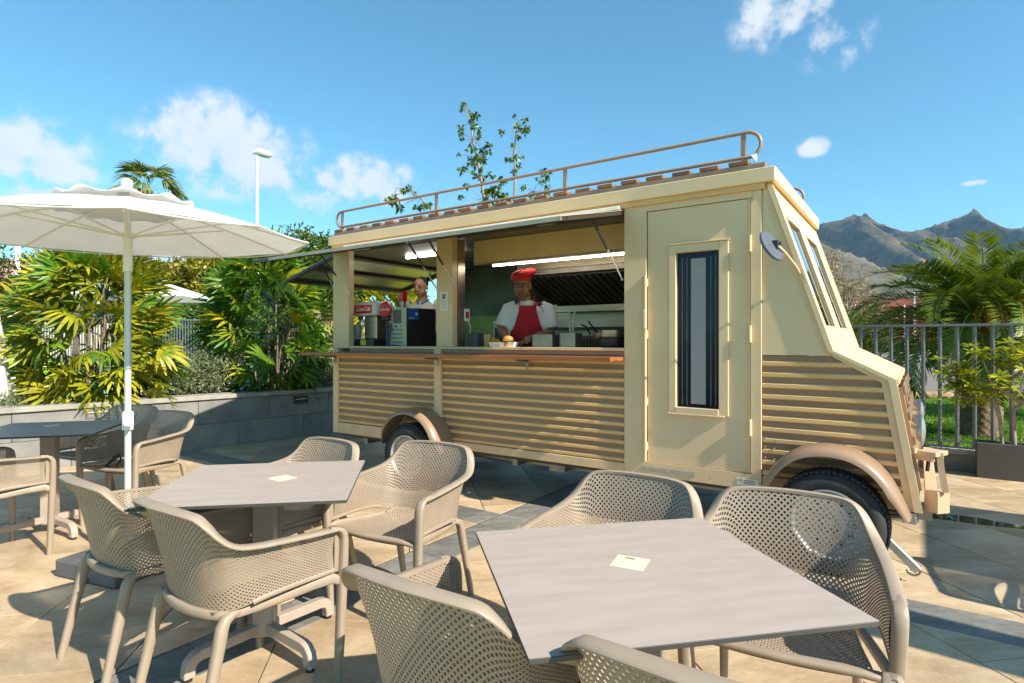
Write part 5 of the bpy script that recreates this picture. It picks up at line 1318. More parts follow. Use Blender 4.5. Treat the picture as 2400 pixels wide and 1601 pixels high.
for i in range(40):
    a = random.uniform(0, PI); e = random.uniform(-.5, .5); d = Vector((math.cos(a)*math.cos(e), math.sin(a)*math.cos(e), math.sin(e)))
    m.obox((random.uniform(-.032, .032), random.uniform(-.02, .02), .018+random.uniform(0, .045)), d, d.orthogonal().normalized(), d.cross(d.orthogonal()).normalized(), random.uniform(.018, .03), .004, .004)
m.build('chips', mat('fried_potato', (.66, .33, .05), .6, var=.25, scale=40), fr_)
MB().sphere((.0, -.01, .06), (.02, .016, .008), 10, 6).build('sauce', RED, fr_, smooth=180)
bu = item('burger', 'burger with an orange bun on the white tray before the chef', 'food', -2.945, .06, zc+.006)
MB().lathe([(0, .0), (.043, .002), (.047, .012), (.044, .024), (0, .025)], 20).build('bottom_bun', mat('bun', (.62, .25, .045), .5, var=.15, scale=30), bu, smooth=60)
m = MB()
for k in range(28):
    a = 2*PI*k/28; m.obox((.046*math.cos(a), .046*math.sin(a), .028), (math.cos(a), math.sin(a), .3*math.sin(5*a)), (-math.sin(a), math.cos(a), 0), (0, 0, 1), .007, .006, .002)
m.build('lettuce', LEAFG, bu); MB().lathe([(0, .030), (.046, .031), (.049, .040), (.046, .049), (0, .050)], 20).build('patty', mat('beef', (.07, .03, .018), .7, var=.4, scale=60, bump=.6), bu, smooth=60)
m = MB(); m.obox((0, 0, .0525), (.8, .6, 0), (-.6, .8, 0), (0, 0, 1), .045, .045, .002); m.build('cheese', mat('cheese', (.75, .36, .02), .4, var=.05), bu)
MB().lathe([(0, .055), (.047, .056), (.049, .063), (.044, .076), (.030, .087), (.012, .092), (0, .0925)], 22).build('top_bun', bpy.data.materials['bun'], bu, smooth=60)
MB().tube([(.012, -.01, .08), (.03, -.02, .155)], .0015, 5).build('pick', mat('pick_wood', (.55, .42, .22), .7), bu)

pos = item('computer', 'till computer with a black side and a blue sticker on the drinks counter', 'computer', -4.27, .15, 1.321, rad(-10))
# local: panel along -x, black side along +y
m = MB(); m.box(-.305, -.004, .004, .375, 0, .392, .004); m.build('case', BLACKM, pos)
m = MB(); m.box(-.307, .0, -.006, .0035, .0, .395, .003); pn = m.build('rear_panel', mat('pale_green_metal', (.47, .50, .40), .45, metal=.3, var=.06), pos)
m = MB(); m.box(-.235, -.085, -.0085, -.0062, .235, .375); m.build('fan_grille', BLACKM, pn)
m = MB()
for i in range(7): m.box(-.235, -.085, -.0098, -.0087, .245+i*.02, .249+i*.02)
for i in range(8): m.box(-.225+i*.019, -.222+i*.019, -.0098, -.0087, .236, .374)
m.build('grille_bar', STEELD, pn)
m = MB()
for z0 in (.16, .115, .075, .03): m.box(-.25, -.06, -.0088, -.0062, z0, z0+.022, .001)
m.build('slot_cover', STEELD, pn)
m = MB()
for x0, z0, w_, h_ in ((-.29, .30, .03, .02), (-.29, .265, .03, .02), (-.20, .195, .04, .022), (-.27, .205, .035, .018), (-.10, .20, .02, .012)): m.box(x0, x0+w_, -.0092, -.0062, z0, z0+h_)
m.build('port', INK, pn)
m = MB()
for i, c_ in enumerate(((-.27, .15), (-.25, .11), (-.235, .09))): m.tube([(c_[0], -.010, c_[1]+.1), (c_[0]-.01, -.05, c_[1]), (c_[0]+.02*i, -.06, .02), (c_[0]+.10+.04*i, -.03, .006), (c_[0]+.16, -.02, .006)], .0035, 5)
m.build('plug_cable', BLUE, pos, smooth=60)
m = MB(); m.box(-.0038, -.0028, .02, .15, .27, .385); m.build('sticker', mat('blue_sticker', (.01, .11, .50), .4, var=.06), pos); m = MB(); m.box(-.0027, -.002, .11, .14, .32, .345); m.box(-.0027, -.002, .03, .09, .285, .292); m.build('sticker_print', WHITE, pos)

di = item('drinks_dispenser', 'white soda dispenser with a red Coca-Cola panel on the drinks counter', 'drinks dispenser', -4.72, .13, 1.321, rad(-4))
m = MB(); m.box(-.40, .02, .0, .24, .325, .475, .012); m.build('head', mat('dispenser_white', (.62, .66, .70), .3, var=.03), di)
m = MB(); m.box(-.345, -.045, -.006, -.0005, .350, .440, .004); rp2_ = m.build('sign_panel', mat('cola_red', (.58, .008, .012), .3, var=.03), di)
text_mesh('sign_lettering', 'Coca-Cola', .066, WHITE, di, Matrix.Translation((-.192, -.0075, .398)) @ Matrix.Rotation(PI/2, 4, 'X'), .0006, shear=.35, bold=.0012, space=.86)
m = MB(); m.box(-.22, -.01, .03, .22, .075, .324, .010); m.build('column', STEEL, di); m = MB(); m.box(-.36, .01, -.02, .23, 0, .074, .004); m.build('drip_tray', BLACKM, di)
m = MB(); m.box(-.215, -.12, -.025, -.021, .01, .066, .003); m.build('tray_window', YEL, di)
m = MB(); m.box(-.30, -.28, .01, .03, .285, .324); m.box(-.25, -.23, .01, .03, .285, .324); m.build('nozzle', BLACKM, di)
bg_ = item('round_tap_sign', 'round red Coca-Cola badge on a tap beside the dispenser', 'tap sign', -4.60, .16, 1.321, rad(6))
MB().lathe([(.075, .0), (.082, -.006), (.080, -.018), (.06, -.024), (0, -.026)], 24, (0, .02, .385), (0, 1, 0)).build('badge', bpy.data.materials['cola_red'], bg_, smooth=40)
text_mesh('badge_lettering', 'Coca-Cola', .036, WHITE, bg_, Matrix.Translation((0, -.0075, .385)) @ Matrix.Rotation(PI/2, 4, 'X'), .0006, shear=.35, bold=.0006, space=.86)
m = MB(); m.lathe([(.022, 0), (.022, .30)], 12, (0, .05, 0)); m.box(-.05, .05, .0, .06, .27, .305, .006); m.build('tap_body', BLACKM, bg_)
ta = item('tap_tower', 'steel tap tower with a slanted red top above the till computer', 'tap tower', -4.52, .34, 1.321)
MB().lathe([(.045, 0), (.04, .01), (.036, .02), (.036, .47)], 18).build('tower', STEEL, ta, smooth=40)
m = MB(); m.prism([(-.036, .472), (.036, .472), (.036, .58), (-.036, .52)], lambda a, b, h: (a, h, b), -.03, .03); m.build('cap', bpy.data.materials['cola_red'], ta)
text_mesh('cap_lettering', 'Coca-Cola', .016, WHITE, ta, Matrix.Translation((0, -.0312, .512)) @ Matrix.Rotation(rad(28), 4, 'Y').inverted() @ Matrix.Rotation(PI/2, 4, 'X'), .0004, shear=.3)
cu_ = item('cup_stack', 'stack of translucent white cups left of the dispenser', 'cups', -5.08, .20, 1.321)
for i in range(7): MB().lathe([(.036, .0), (.049, .12), (.051, .122), (.051, .126), (.047, .124), (.034, .002), (0, .002)], 18, (0, 0, i*.018), cap=False).build('cup', mat('translucent_cup', (.75, .75, .72), .3, var=.02, trans=.3) if i == 0 else bpy.data.materials['translucent_cup'], cu_, smooth=40)
jr = item('juice_jug', 'tall clear jug of yellow drink between the dispenser and the computer', 'jug', -4.55, .24, 1.321)
MB().lathe([(.05, .006), (.058, .22), (0, .221)], 18).build('juice', mat('yellow_juice', (.72, .62, .01), .2, var=.1), jr, smooth=40); MB().lathe([(.052, 0), (.060, .25), (.058, .25), (.0505, .004)], 18, cap=False).build('jug', mat('clear_plastic', (.9, .9, .9), .05, trans=1), jr, smooth=40)
# kitchen side
cy = item('fryer', 'steel deep fryer with two baskets behind the chef', 'fryer', -2.75, 1.45, 1.241)
m = MB(); m.box(-.20, .10, -.16, .16, 0, .19, .006); m.build('body', STEEL, cy)
m = MB()
for i in range(7): m.box(-.18+i*.035, -.165+i*.035, -.163, -.1605, .05, .15)
m.build('vent_slot', BLACKM, cy)
m = MB(); m.tube([(-.05, -.12, .20), (-.05, -.22, .28), (-.05, -.32, .30)], .008, 6); m.tube([(.05, -.12, .20), (.05, -.22, .26), (.05, -.30, .29)], .008, 6); m.build('basket_handle', BLACKM, cy, smooth=60)
for x_, w_, h_, lb in ((-2.66, .10, .11, 'steel insert pan right of the chef on the worktop'), (-2.41, .07, .12, 'narrow steel utensil holder with tongs on the worktop')):
    t = item('steel_container', lb, 'container', x_, .22, 1.3207)
    m = MB(); m.box(-w_, w_, -.06, -.055, 0, h_); m.box(-w_, w_, .055, .06, 0, h_); m.box(-w_, -w_+.005, -.0549, .0549, 0, h_); m.box(w_-.005, w_, -.0549, .0549, 0, h_); m.box(-w_, w_, -.06, .06, -.0001, .004); m.build('pan', STEELD, t)
to = item('tongs', 'pair of tongs standing in the steel holder', 'tongs', -2.41, .22, 1.33)
m = MB(); m.tube([(0, 0, .0), (-.012, .0, .17), (-.020, 0, .29)], (.008, .003), prof=[(-1,-1),(1,-1),(1,1),(-1,1)], up=(0,1,0)); m.tube([(0.01, 0, .0), (.02, .0, .17), (.034, 0, .29)], (.008, .003), prof=[(-1,-1),(1,-1),(1,1),(-1,1)], up=(0,1,0)); m.build('arms', STEELD, to)
pa = item('frying_pan', 'black handled pan hanging over the pots by the hatch edge', 'pan', -2.16, .24, 1.40)
m = MB(); m.tube([(-.03, 0, .04), (-.10, 0, .14)], (.012, .006), 8); m.build('handle', BLACKM, pa); MB().lathe([(0, 0), (.085, .0), (.105, .04), (.102, .04), (.083, .005), (0, .005)], 20, (.05, 0, .0), cap=False).build('bowl', STEELD, pa, smooth=40)
po = item('pot_stack', 'stack of steel pots at the right end of the worktop', 'pots', -2.03, .23, 1.3207)
for i, (r, h_) in enumerate(((.12, .075), (.11, .06))): MB().lathe([(r*.95, 0), (r, .01), (r, h_), (r*1.04, h_+.004), (r*.97, h_), (r*.95, .012), (0, .012)], 22, (0, 0, i*.078), cap=False).build('pot', STEEL if i else BLACKM, po, smooth=40)
wb_ = item('wall_timer', 'two small round white timers stuck on the dark back panel left of the chef', 'timer', -3.49, 1.897, 1.86)
m = MB(); m.lathe([(.05, 0), (.05, -.02), (.045, -.026), (0, -.026)], 18, (0, 0, -.05), (0, 1, 0)); m.lathe([(.035, 0), (.035, -.02), (.03, -.024), (0, -.024)], 18, (0, 0, .045), (0, 1, 0)); m.lathe([(.014, 0), (.014, -.02), (0, -.02)], 12, (.005, 0, .105), (0, 1, 0)); m.build('clock_face', WHITE, wb_, smooth=40)
ov = item('toaster_oven', 'pale countertop oven behind the beer glass', 'oven', -3.30, .62, 1.241)
m = MB(); m.box(-.16, .13, -.10, .16, .0, .33, .008); m.build('body', mat('pale_oven', (.42, .45, .36), .4, var=.06), ov); m = MB(); m.box(-.13, .02, -.106, -.1005, .05, .26, .003); m.build('door', BLACKM, ov)
m = MB(); m.box(-.16, .13, -.10, .16, -.85, -.001); m.build('stand', STEELD, ov)
bx = item('grey_bin', 'dark grey utensil box just inside the hatch by the window post', 'box', -3.42, .20, 1.3207)
m = MB(); m.box(-.06, .06, -.05, .05, 0, .13, .005); m.build('box_body', mat('slate_plastic', (.07, .075, .085), .5), bx)
so = item('wall_socket', 'white wall socket with a hanging white cable beside the window post', 'socket', -3.525, .20, 1.62, PI/2)
MB().box(-.04, .04, -.006, .004, -.06, .06, .003).build('plate', WHITE, so); MB().box(-.022, .022, -.009, -.0062, -.03, .03, .002).build('switch', RED, so)
m = MB(); m.tube([(0, -.01, -.05), (.01, -.04, -.12), (.0, -.03, -.2), (-.02, -.04, -.27), (-.04, -.06, -.295)], .005, 6); m.build('lead', WHITE, so, smooth=60)
# ------------------------------------------------------------------ vegetation
def leaf_quads(cent, dirs, length, width, fold=.25, r=None):
    """cent (n,3), dirs (n,3): leaf-shaped rhombs (two triangles folded along the middle)"""
    r = r or rng
    n = len(cent); dirs = dirs/np.linalg.norm(dirs, axis=1, keepdims=True)
    ref = r.normal(size=(n, 3)); s = np.cross(dirs, ref); s /= np.linalg.norm(s, axis=1, keepdims=True)+1e-9; up = np.cross(s, dirs)
    Ln = (length*r.uniform(.7, 1.25, n))[:, None]; W = (width*r.uniform(.75, 1.2, n))[:, None]
    a = cent; b = cent+dirs*Ln*.5+s*W*.5+up*W*fold; c = cent+dirs*Ln; d = cent+dirs*Ln*.5-s*W*.5+up*W*fold
    V = np.stack([a, b, c, d], 1).reshape(-1, 3); F = np.arange(4*n).reshape(n, 4); return V, F
def crown_points(lobes, n, clump=.28, r=None, inner=.35):
    """leaf clumps spread through lobes (cx,cy,cz,rx,ry,rz), denser near their skins"""
    r = r or rng
    vol = np.array([l[3]*l[4]*l[5] for l in lobes])**(2/3); pr = vol/vol.sum()
    nc = max(30, n//26); k = r.choice(len(lobes), nc, p=pr); Lb = np.array(lobes)[k]
    d = r.normal(size=(nc, 3)); d /= np.linalg.norm(d, axis=1, keepdims=True)
    rad_ = (inner+(1-inner)*r.uniform(0, 1, nc)**.45)*r.uniform(.82, 1.12, nc)
    cc = Lb[:, :3]+d*rad_[:, None]*Lb[:, 3:]
    i = r.integers(0, nc, n); sz = r.uniform(.5, 1.2, nc)[i]*clump
    off = r.normal(size=(n, 3))*.5; off[:, 2] *= .75
    P = cc[i]+off*sz[:, None]; D = d[i]*.6+r.normal(size=(n, 3))*.7+np.array([0, 0, .15]); return P, D, cc
def limbs(m, base, cc, r0, n, hfork):
    base = Vector(base)
    idx = np.linspace(0, len(cc)-1, n).astype(int)
    for q in idx:
        e = Vector(cc[q]); f = base+Vector((0, 0, hfork)); mid_ = f*.55+e*.45+Vector((0, 0, .12*(e-f).length))
        m.tube([f-Vector((0, 0, hfork*.15)), mid_, e], [r0*.45, r0*.26, r0*.08], 6, cap=False)
def tree(name, label, cat, base, lobes, n, length, width, lm, trunk_r, hfork, group=None, clump=.28, bark=BARK, nl=14, inner=.35):
    t = thing(name, label, cat, base, 0, group)
    P, D, cc = crown_points(lobes, n, clump, inner=inner)
    V, F = leaf_quads(P, D, length, width); link('crown', np_mesh('crown', V, F, lm), t)
    m = MB(); m.tube([(0, 0, -.1), (.02, .01, hfork*.5), (0, 0, hfork), (0, .02, hfork*1.3)], [trunk_r*1.25, trunk_r, trunk_r*.85, trunk_r*.5], 9)
    limbs(m, (0, 0, 0), cc, trunk_r, nl, hfork); m.build('trunk', bark, t, smooth=60); return t

# lady palms: every fan leaf is a piece
def fan_mesh(seed, mats, segs, length, width, droop, petiole=.22):
    r = random.Random(seed); V = []; F = []
    sp = rad(r.uniform(105, 150))
    V += [(0, -.004, 0), (0, .004, 0), (petiole, .003, .02), (petiole, -.003, .02)]; F.append((0, 1, 2, 3))
    for i in range(segs):
        a = -sp/2+sp*i/(segs-1)+r.uniform(-.05, .05); L_ = length*(1-.22*abs(a)/(sp/2))*r.uniform(.88, 1.08); w_ = width*r.uniform(.8, 1.15)
        dr = droop*r.uniform(.7, 1.4); d = Vector((math.cos(a), math.sin(a), 0)); s = Vector((-d.y, d.x, 0)); b = len(V); nseg = 4
        for k in range(nseg+1):
            t = k/nseg; ww = w_*(.35+.65*math.sin(PI*min(1, .18+t*.62)))*(1 if t < .95 else .35)*.5
            z = .02+.10*t*L_-dr*L_*t*t; p = Vector((petiole, 0, 0))+d*(L_*t*(1-.15*dr*t))+Vector((0, 0, z))
            V += [tuple(p+s*ww+Vector((0, 0, .25*ww))), tuple(p), tuple(p-s*ww+Vector((0, 0, .25*ww)))]
        for k in range(nseg):
            for q in (0, 1): F.append((b+3*k+q, b+3*k+q+1, b+3*k+q+4, b+3*k+q+3))
    return np_mesh('fan_leaf', V, F, mats)
FANY = [fan_mesh(i, LEAFY, random.choice((8, 9, 10)), .38, .040, random.uniform(.08, .55)) for i in range(8)]
FANG = [fan_mesh(20+i, LEAFG, random.choice((8, 9, 10)), .37, .041, random.uniform(.08, .55)) for i in range(8)]
def lady_palm(label, base, rx, ry, h, n, fans, seed, z0=.25, lean=(0, 0), fs=1.0, dense=True):
    t = thing('lady_palm', label, 'palm shrub', base, 0, 'lady palms in the planter'); r = random.Random(seed)
    m = MB()
    canes = []
    for i in range(14):
        a = r.uniform(0, 2*PI); q = math.sqrt(r.random())*.55; bx, by = math.cos(a)*q*rx*.6, math.sin(a)*q*ry*.6
        tx, ty = bx*1.9+r.uniform(-.1, .1), by*1.9+r.uniform(-.1, .1); hh = h*r.uniform(.45, .92)
        m.tube([(bx, by, -.05), ((bx+tx)/2, (by+ty)/2, hh*.5), (tx, ty, hh)], [.014, .013, .009], 6); canes.append((bx, by, tx, ty, hh))
    m.build('canes', BARK, t, smooth=60)
    for i in range(n):
        # leaf crowns fill an ellipsoid, turned outward, drooping towards the foot
        zz = r.uniform(0, 1)**1.05; a = r.uniform(0, 2*PI)
        prof = math.sin(PI*min(1, .20+zz*.80))**.6
        q = r.uniform(.12, 1.0)**.55*prof
        px_, py_ = math.cos(a)*q*rx*.62, math.sin(a)*q*ry*.62; pz = z0+(h-z0-.25*fs)*zz
        el = rad(np.interp(zz, [0, .5, .85, 1], [-12, 14, 46, 72])+r.uniform(-34, 34)); az = a+r.uniform(-.7, .7)
        o = link('fan_leaf', r.choice(fans), t)
        roll = r.uniform(-1.25, 1.25)
        M = Matrix.Rotation(az, 4, 'Z') @ Matrix.Rotation(-el, 4, 'Y') @ Matrix.Rotation(roll, 4, 'X')
        k = r.uniform(.85, 1.2)*fs
        o.matrix_local = Matrix.Translation((px_+lean[0]*zz, py_+lean[1]*zz, pz)) @ M @ Matrix.Diagonal((k, k, k, 1))
    return t
def WB(s, back, z=.6): p = WALL0+WD*s-WN*back if (WALL0-WN).dot(WN) < WALL0.dot(WN) else None; return (p.x, p.y, z)
lady_palm('large yellow-green lady palm behind the parasol pole, left in the planter', WB(.92, .62), 1.0, .80, 1.92, 290, FANY+FANG[:2], 4, .12, fs=.95)
lady_palm('bright green lady palm under the open hatches beside the truck', WB(3.05, .66), (.94), .80, 2.12, 290, FANG+FANY[:2], 9, .16, fs=.95)
lady_palm('yellow lady palm seen through the rear window of the truck', WB(5.15, .75), 1.15, .9, 1.75, 170, FANY, 14, .15)
dead = thing('dry_palm', 'dry straw-coloured palm fronds behind the rear window of the truck', 'palm shrub', WB(4.15, 1.15, .9))
DM = fan_mesh(77, DEADF, 11, .42, .03, .6)
for i in range(26):
    o = link('dry_leaf', DM, dead); a = random.uniform(0, 6.28)
    o.matrix_local = Matrix.Translation((random.uniform(-.3, .3), random.uniform(-.2, .2), random.uniform(.2, .95))) @ Matrix.Rotation(a, 4, 'Z') @ Matrix.Rotation(-random.uniform(-.5, .9), 4, 'Y')
MB().tube([(0, 0, -.4), (.02, 0, .5), (0, .02, 1.0)], [.06, .05, .04], 8).build('stem', BARK, dead)
# silver shrubs
def shrub(label, base, lobes, n, m_=LEAFS, ln=.05, wd=.016, clump=.16, nst=26):
    t = thing('shrub', label, 'shrub', base, 0, 'low grey-green shrubs in the planter')
    P, D, cc = crown_points(lobes, n, clump, inner=.25); D[:, 2] += .5
    V, F = leaf_quads(P, D, ln, wd); link('foliage', np_mesh('foliage', V, F, m_), t)
    m = MB()
    for q in np.linspace(0, len(cc)-1, nst).astype(int): e = Vector(cc[q]); m.tube([(e.x*.25, e.y*.25, -.05), e*.6, e], [.008, .006, .003], 5, cap=False)
    m.build('stems', BARK, t); return t
shrub('silvery grey-green shrub right of the parasol pole', WB(1.80, .62), [(0, 0, .22, .42, .36, .30), (.25, .2, .30, .30, .3, .28)], 5200)
shrub('silvery grey-green shrub left of the bright green lady palm', WB(2.32, .60), [(0, 0, .25, .42, .36, .34), (-.1, .1, .42, .28, .26, .22)], 5600)
shrub('dark grey-green shrub between the bright green palm and the truck', WB(3.72, .55), [(0, 0, .2, .34, .32, .28), (.2, .2, .3, .28, .3, .25)], 4200)
shrub('low shrub at the left end of the planter wall', WB(.06, .40), [(0, 0, .06, .22, .2, .12)], 1600)

# trees beyond
tree('tree', 'broad olive-yellow tree filling the gap right of the small parasol', 'tree', (-12.2, 23, 0), [(0, 0, 3.25, 2.6, 1.8, 1.6), (2.4, .3, 3.4, 1.9, 1.7, 1.5), (-2.3, .2, 3.0, 1.7, 1.6, 1.4), (.8, -.6, 2.2, 2.8, 1.4, 1.1)], 26000, .23, .11, LEAFO, .18, 1.5, 'trees beyond the pool fence', .42)
tree('tree', 'olive-yellow tree behind the street lamp', 'tree', (-9.0, 22.2, 0), [(0, 0, 3.1, 1.9, 1.6, 1.5), (1.2, .3, 2.6, 1.6, 1.4, 1.3)], 16000, .23, .11, LEAFO, .16, 1.4, 'trees beyond the pool fence', .42)
tree('tree', 'round bright green tree rising behind the rear end of the truck', 'tree', (-5.55, 16.2, 0), [(0, 0, 3.55, .85, .8, .85), (.3, .2, 3.0, 1.0, .9, .9), (-.6, 0, 2.5, .9, .9, .8)], 14000, .13, .065, LEAFM, .12, 1.5, 'trees beyond the pool fence', .28)
tree('tree', 'dull green tree at the left edge above the pool fence', 'tree', (-17.6, 19.2, 0), [(0, 0, 3.3, 1.8, 1.6, 1.6), (-1.4, .3, 2.6, 1.5, 1.4, 1.3), (.6, 0, 2.0, 1.4, 1.2, 1.0)], 10000, .18, .07, LEAFD, .16, 1.3, 'trees beyond the pool fence', .4)
tree('tree', 'feathery dark tree top just above the large lady palm', 'tree', (-19.5, 26, 0), [(0, 0, 4.6, 1.7, 1.4, .8), (1.6, 0, 4.3, 1.3, 1.2, .7)], 5200, .18, .06, LEAFD, .14, 2.6, 'trees beyond the pool fence', .4)
tree('tree', 'low dark green tree beside the grey pool fence', 'tree', (-8.6, 19.6, 0), [(0, 0, 1.9, 1.9, 1.3, 1.2), (-2.4, .6, 1.6, 1.9, 1.3, 1.1)], 14000, .16, .08, LEAFM, .12, .7, 'trees beyond the pool fence', .36)
# slender tree behind the truck roof
st = thing('tree', 'slender pale-stemmed tree with round leaf tufts rising over the truck roof', 'tree', (-.55, 11, 0))
m = MB(); tufts = []
def stem(pts, r0):
    m.tube(pts, [r0*(1-.75*i/(len(pts)-1)) for i in range(len(pts))], 7, cap=False)
r_ = random.Random(5)
K = 11/1363
def tp(x, y, dy=0.): return Vector(((x-1200)*K+.55, dy, (800.5-y)*K+CAM_H))
s1 = [Vector((.1, 0, 0)), tp(1150, 560), tp(1135, 470), tp(1128, 420), tp(1118, 370), tp(1108, 330), tp(1104, 290), tp(1092, 250)]
s2 = [Vector((.2, 0, 0)), tp(1200, 560), tp(1206, 470), tp(1207, 420), tp(1206, 350), tp(1210, 310), tp(1216, 285)]
s3 = [Vector((.0, 0, 0)), tp(1060, 560), tp(1008, 490), tp(985, 462), tp(955, 445), tp(930, 440)]
s4 = [Vector((.3, 0, 0)), tp(1240, 520), tp(1250, 450), tp(1268, 415)]
for s_, r0 in ((s1, .04), (s2, .035), (s3, .025), (s4, .015)): stem(s_, r0)
TF = [(1084,241,9),(1096,247,5),(1085,263,6),(1102,256,6),(1077,283,8),(1104,282,9),(1118,278,10),(1122,294,8),(1114,311,9),(1081,322,8),(1084,329,6),(1100,327,7),(1122,328,7),(1143,327,10),(1130,338,10),(1091,344,5),(1111,351,9),(1127,354,9),(1145,359,8),(1099,361,7),(1075,365,6),(1130,366,10),(1110,372,9),(1086,382,9),(1121,380,10),(1130,378,8),(1105,393,8),(1084,402,10),(1115,405,9),(1128,399,9),(1130,408,10),(1145,412,8),(1156,414,6),(1110,408,6),(1095,445,9),(1138,445,11),(1150,452,12),(1168,430,11),(1178,428,10),(1162,455,13),(1185,448,11),(1140,462,12),(1175,462,12),(1084,472,8),(1078,488,8),(1098,486,7),(1160,478,10),(1190,470,9),
      (1204,287,5),(1231,283,8),(1211,305,8),(1227,310,9),(1240,305,6),(1178,318,8),(1215,327,8),(1230,326,8),(1204,354,7),(1226,354,5),(1191,373,8),(1200,374,6),(1210,375,9),(1216,385,8),(1207,399,8),(1207,408,6),(1270,412,9),(1283,411,10),(1270,430,8),(1286,428,7),(1258,421,5),(1228,447,8),(1247,447,8),(1265,458,8),(1280,458,8),(1243,460,9),
      (913,455,12),(905,465,10),(935,436,7),(950,448,9),(962,445,7),(970,452,7),(933,480,12),(975,482,9),(985,470,9),(988,486,8),(1008,488,9),(918,470,9)]
PV = []; FV = []
for x, y, rr in TF:
    c = tp(x, y, r_.uniform(-.35, .35)); rr = rr*K*1.22; nlf = 17
    for k in range(nlf):
        d = Vector((r_.gauss(0, 1), r_.gauss(0, 1), r_.gauss(-.25, .8))).normalized(); s_ = d.orthogonal().normalized(); s_.rotate(Matrix.Rotation(r_.uniform(0, 6), 3, d)); b = len(PV); ln = rr*r_.uniform(.8, 1.25); wd = ln*.55
        q = d.cross(s_)
        PV += [tuple(c+d*ln*.1), tuple(c+d*ln*.6+s_*wd*.5), tuple(c+d*ln*1.1-Vector((0, 0, ln*.2))), tuple(c+d*ln*.6-s_*wd*.5)]; FV.append((b, b+1, b+2, b+3))
    best_ = min((s for s in s1[1:]+s2[1:]+s3[1:]+s4[1:]), key=lambda s: (s-c).length+(.5 if s.z > c.z+.2 else 0)); m.tube([best_, (best_+c)/2+Vector((0, 0, .02)), c], [.006, .005, .003], 5, cap=False)
link('crown', np_mesh('crown', PV, FV, LEAFM), st); m.build('trunk', BARKP, st, smooth=60)

# fan palm left
fp = thing('fan_palm', 'tall fan palm whose ragged head shows above the big parasol', 'palm', (-12.6, 20, 0))
MB().tube([(0, 0, 0), (.05, 0, 2), (0, 0, 4.4), (.03, 0, 6.55)], [.26, .22, .19, .20], 12).build('trunk', PALMT, fp, smooth=60)
WF = [fan_mesh(50+i, LEAFW, 15, .62, .055, .75, .75) for i in range(4)]
r_ = random.Random(8)
for i in range(46):
    e = r_.uniform(-.75, 1.35); a = r_.uniform(0, 2*PI); o = link('frond', r_.choice(WF), fp); k = r_.uniform(.8, 1.1)
    o.matrix_local = Matrix.Translation((0, 0, 6.55)) @ Matrix.Rotation(a, 4, 'Z') @ Matrix.Rotation(-e, 4, 'Y') @ Matrix.Rotation(r_.uniform(-.5, .5), 4, 'X') @ Matrix.Diagonal((k, k, k, 1))

# date palm on the right
def frond_mesh(seed, L_, curl, m_, leaf=.36, n=62, width=.017, twist=.3):
    r = random.Random(seed); V = []; F = []; pts = []
    p = Vector((0, 0, 0)); a = .0; st_ = 22
    for i in range(st_+1):
        pts.append(p.copy()); t = i/st_; p = p+Vector((math.cos(a), 0, math.sin(a)))*(L_/st_); a -= curl/st_*(.35+1.3*t)
    def at(t): x = t*st_; i = min(int(x), st_-1); return pts[i].lerp(pts[i+1], x-i), (pts[i+1]-pts[i]).normalized()
    for i in range(st_):
        w0 = .018*(1-i/st_)+.003; w1 = .018*(1-(i+1)/st_)+.003; b = len(V)
        V += [tuple(pts[i]+Vector((0, w0, 0))), tuple(pts[i]+Vector((0, -w0, 0))), tuple(pts[i+1]+Vector((0, -w1, 0))), tuple(pts[i+1]+Vector((0, w1, 0)))]; F.append((b, b+1, b+2, b+3))
    M0 = len(F)
    for i in range(n):
        t = .10+.90*i/(n-1)
        for s in (-1, 1):
            q, tg = at(min(t+r.uniform(-.006, .006), .999)); up = Vector((-tg.z, 0, tg.x))
            ll = leaf*(.35+.65*math.sin(PI*min(1, .12+t*.80)))*r.uniform(.85, 1.1)*(1 if t < .9 else .65)
            d = (tg*(.55+.5*t)+Vector((0, s*1.0, 0))+up*r.uniform(.15, .65)).normalized(); wv = d.cross(up).normalized()*width*.5
            e = q+d*ll-Vector((0, 0, ll*ll*.35)); mid_ = q+d*ll*.5; b = len(V)
            V += [tuple(q+wv*.5), tuple(mid_+wv), tuple(e), tuple(mid_-wv)]; F.append((b, b+1, b+2, b+3))
    return np_mesh('frond', V, F, [m_, STALK], mi=[1]*M0+[0]*(len(F)-M0))
FM = [frond_mesh(i, 1.72+.1*(i % 3), c, LEAFP, n=58, width=.027) for i, c in enumerate((1.1, 1.5, 1.9, 2.3, 2.6))]
dp = thing('date_palm', 'stout date palm with arching dark fronds and orange fruit behind the railing', 'palm', (6.98, 8.65, -.03))
def trunk_fn(u, v):
    a = 2*PI*u; z = v*1.75; rr2 = .225*(1+.10*(1-v))+.022*math.sin(9*a+z*26)*math.sin(z*30+4*a)+(.05*max(0, v-.75)/.25); return (rr2*math.cos(a), rr2*math.sin(a), z)
MB().grid(trunk_fn, 48, 60).build('trunk', PALMT, dp, smooth=180)
r_ = random.Random(21)
for i in range(84):
    t = i/84; e = rad(np.interp(t, [0, .15, .5, .8, 1], [72, 58, 42, 22, 2])+r_.uniform(-9, 9)); a = i*2.39996+r_.uniform(-.2, .2)
    o = link('frond', FM[min(4, int(np.interp(t, [0, 1], [0.4, 4.4])+r_.uniform(-.6, .6)))], dp); k = r_.uniform(.85, 1.08)
    o.matrix_local = Matrix.Translation((.06*math.cos(a), .06*math.sin(a), 1.66-.10*t)) @ Matrix.Rotation(a, 4, 'Z') @ Matrix.Rotation(-e, 4, 'Y') @ Matrix.Rotation(r_.uniform(-.35, .35), 4, 'X') @ Matrix.Diagonal((k, k, k, 1))
DFM = [frond_mesh(40+i, 1.1, 2.6, DEADF, .22, 30) for i in range(2)]
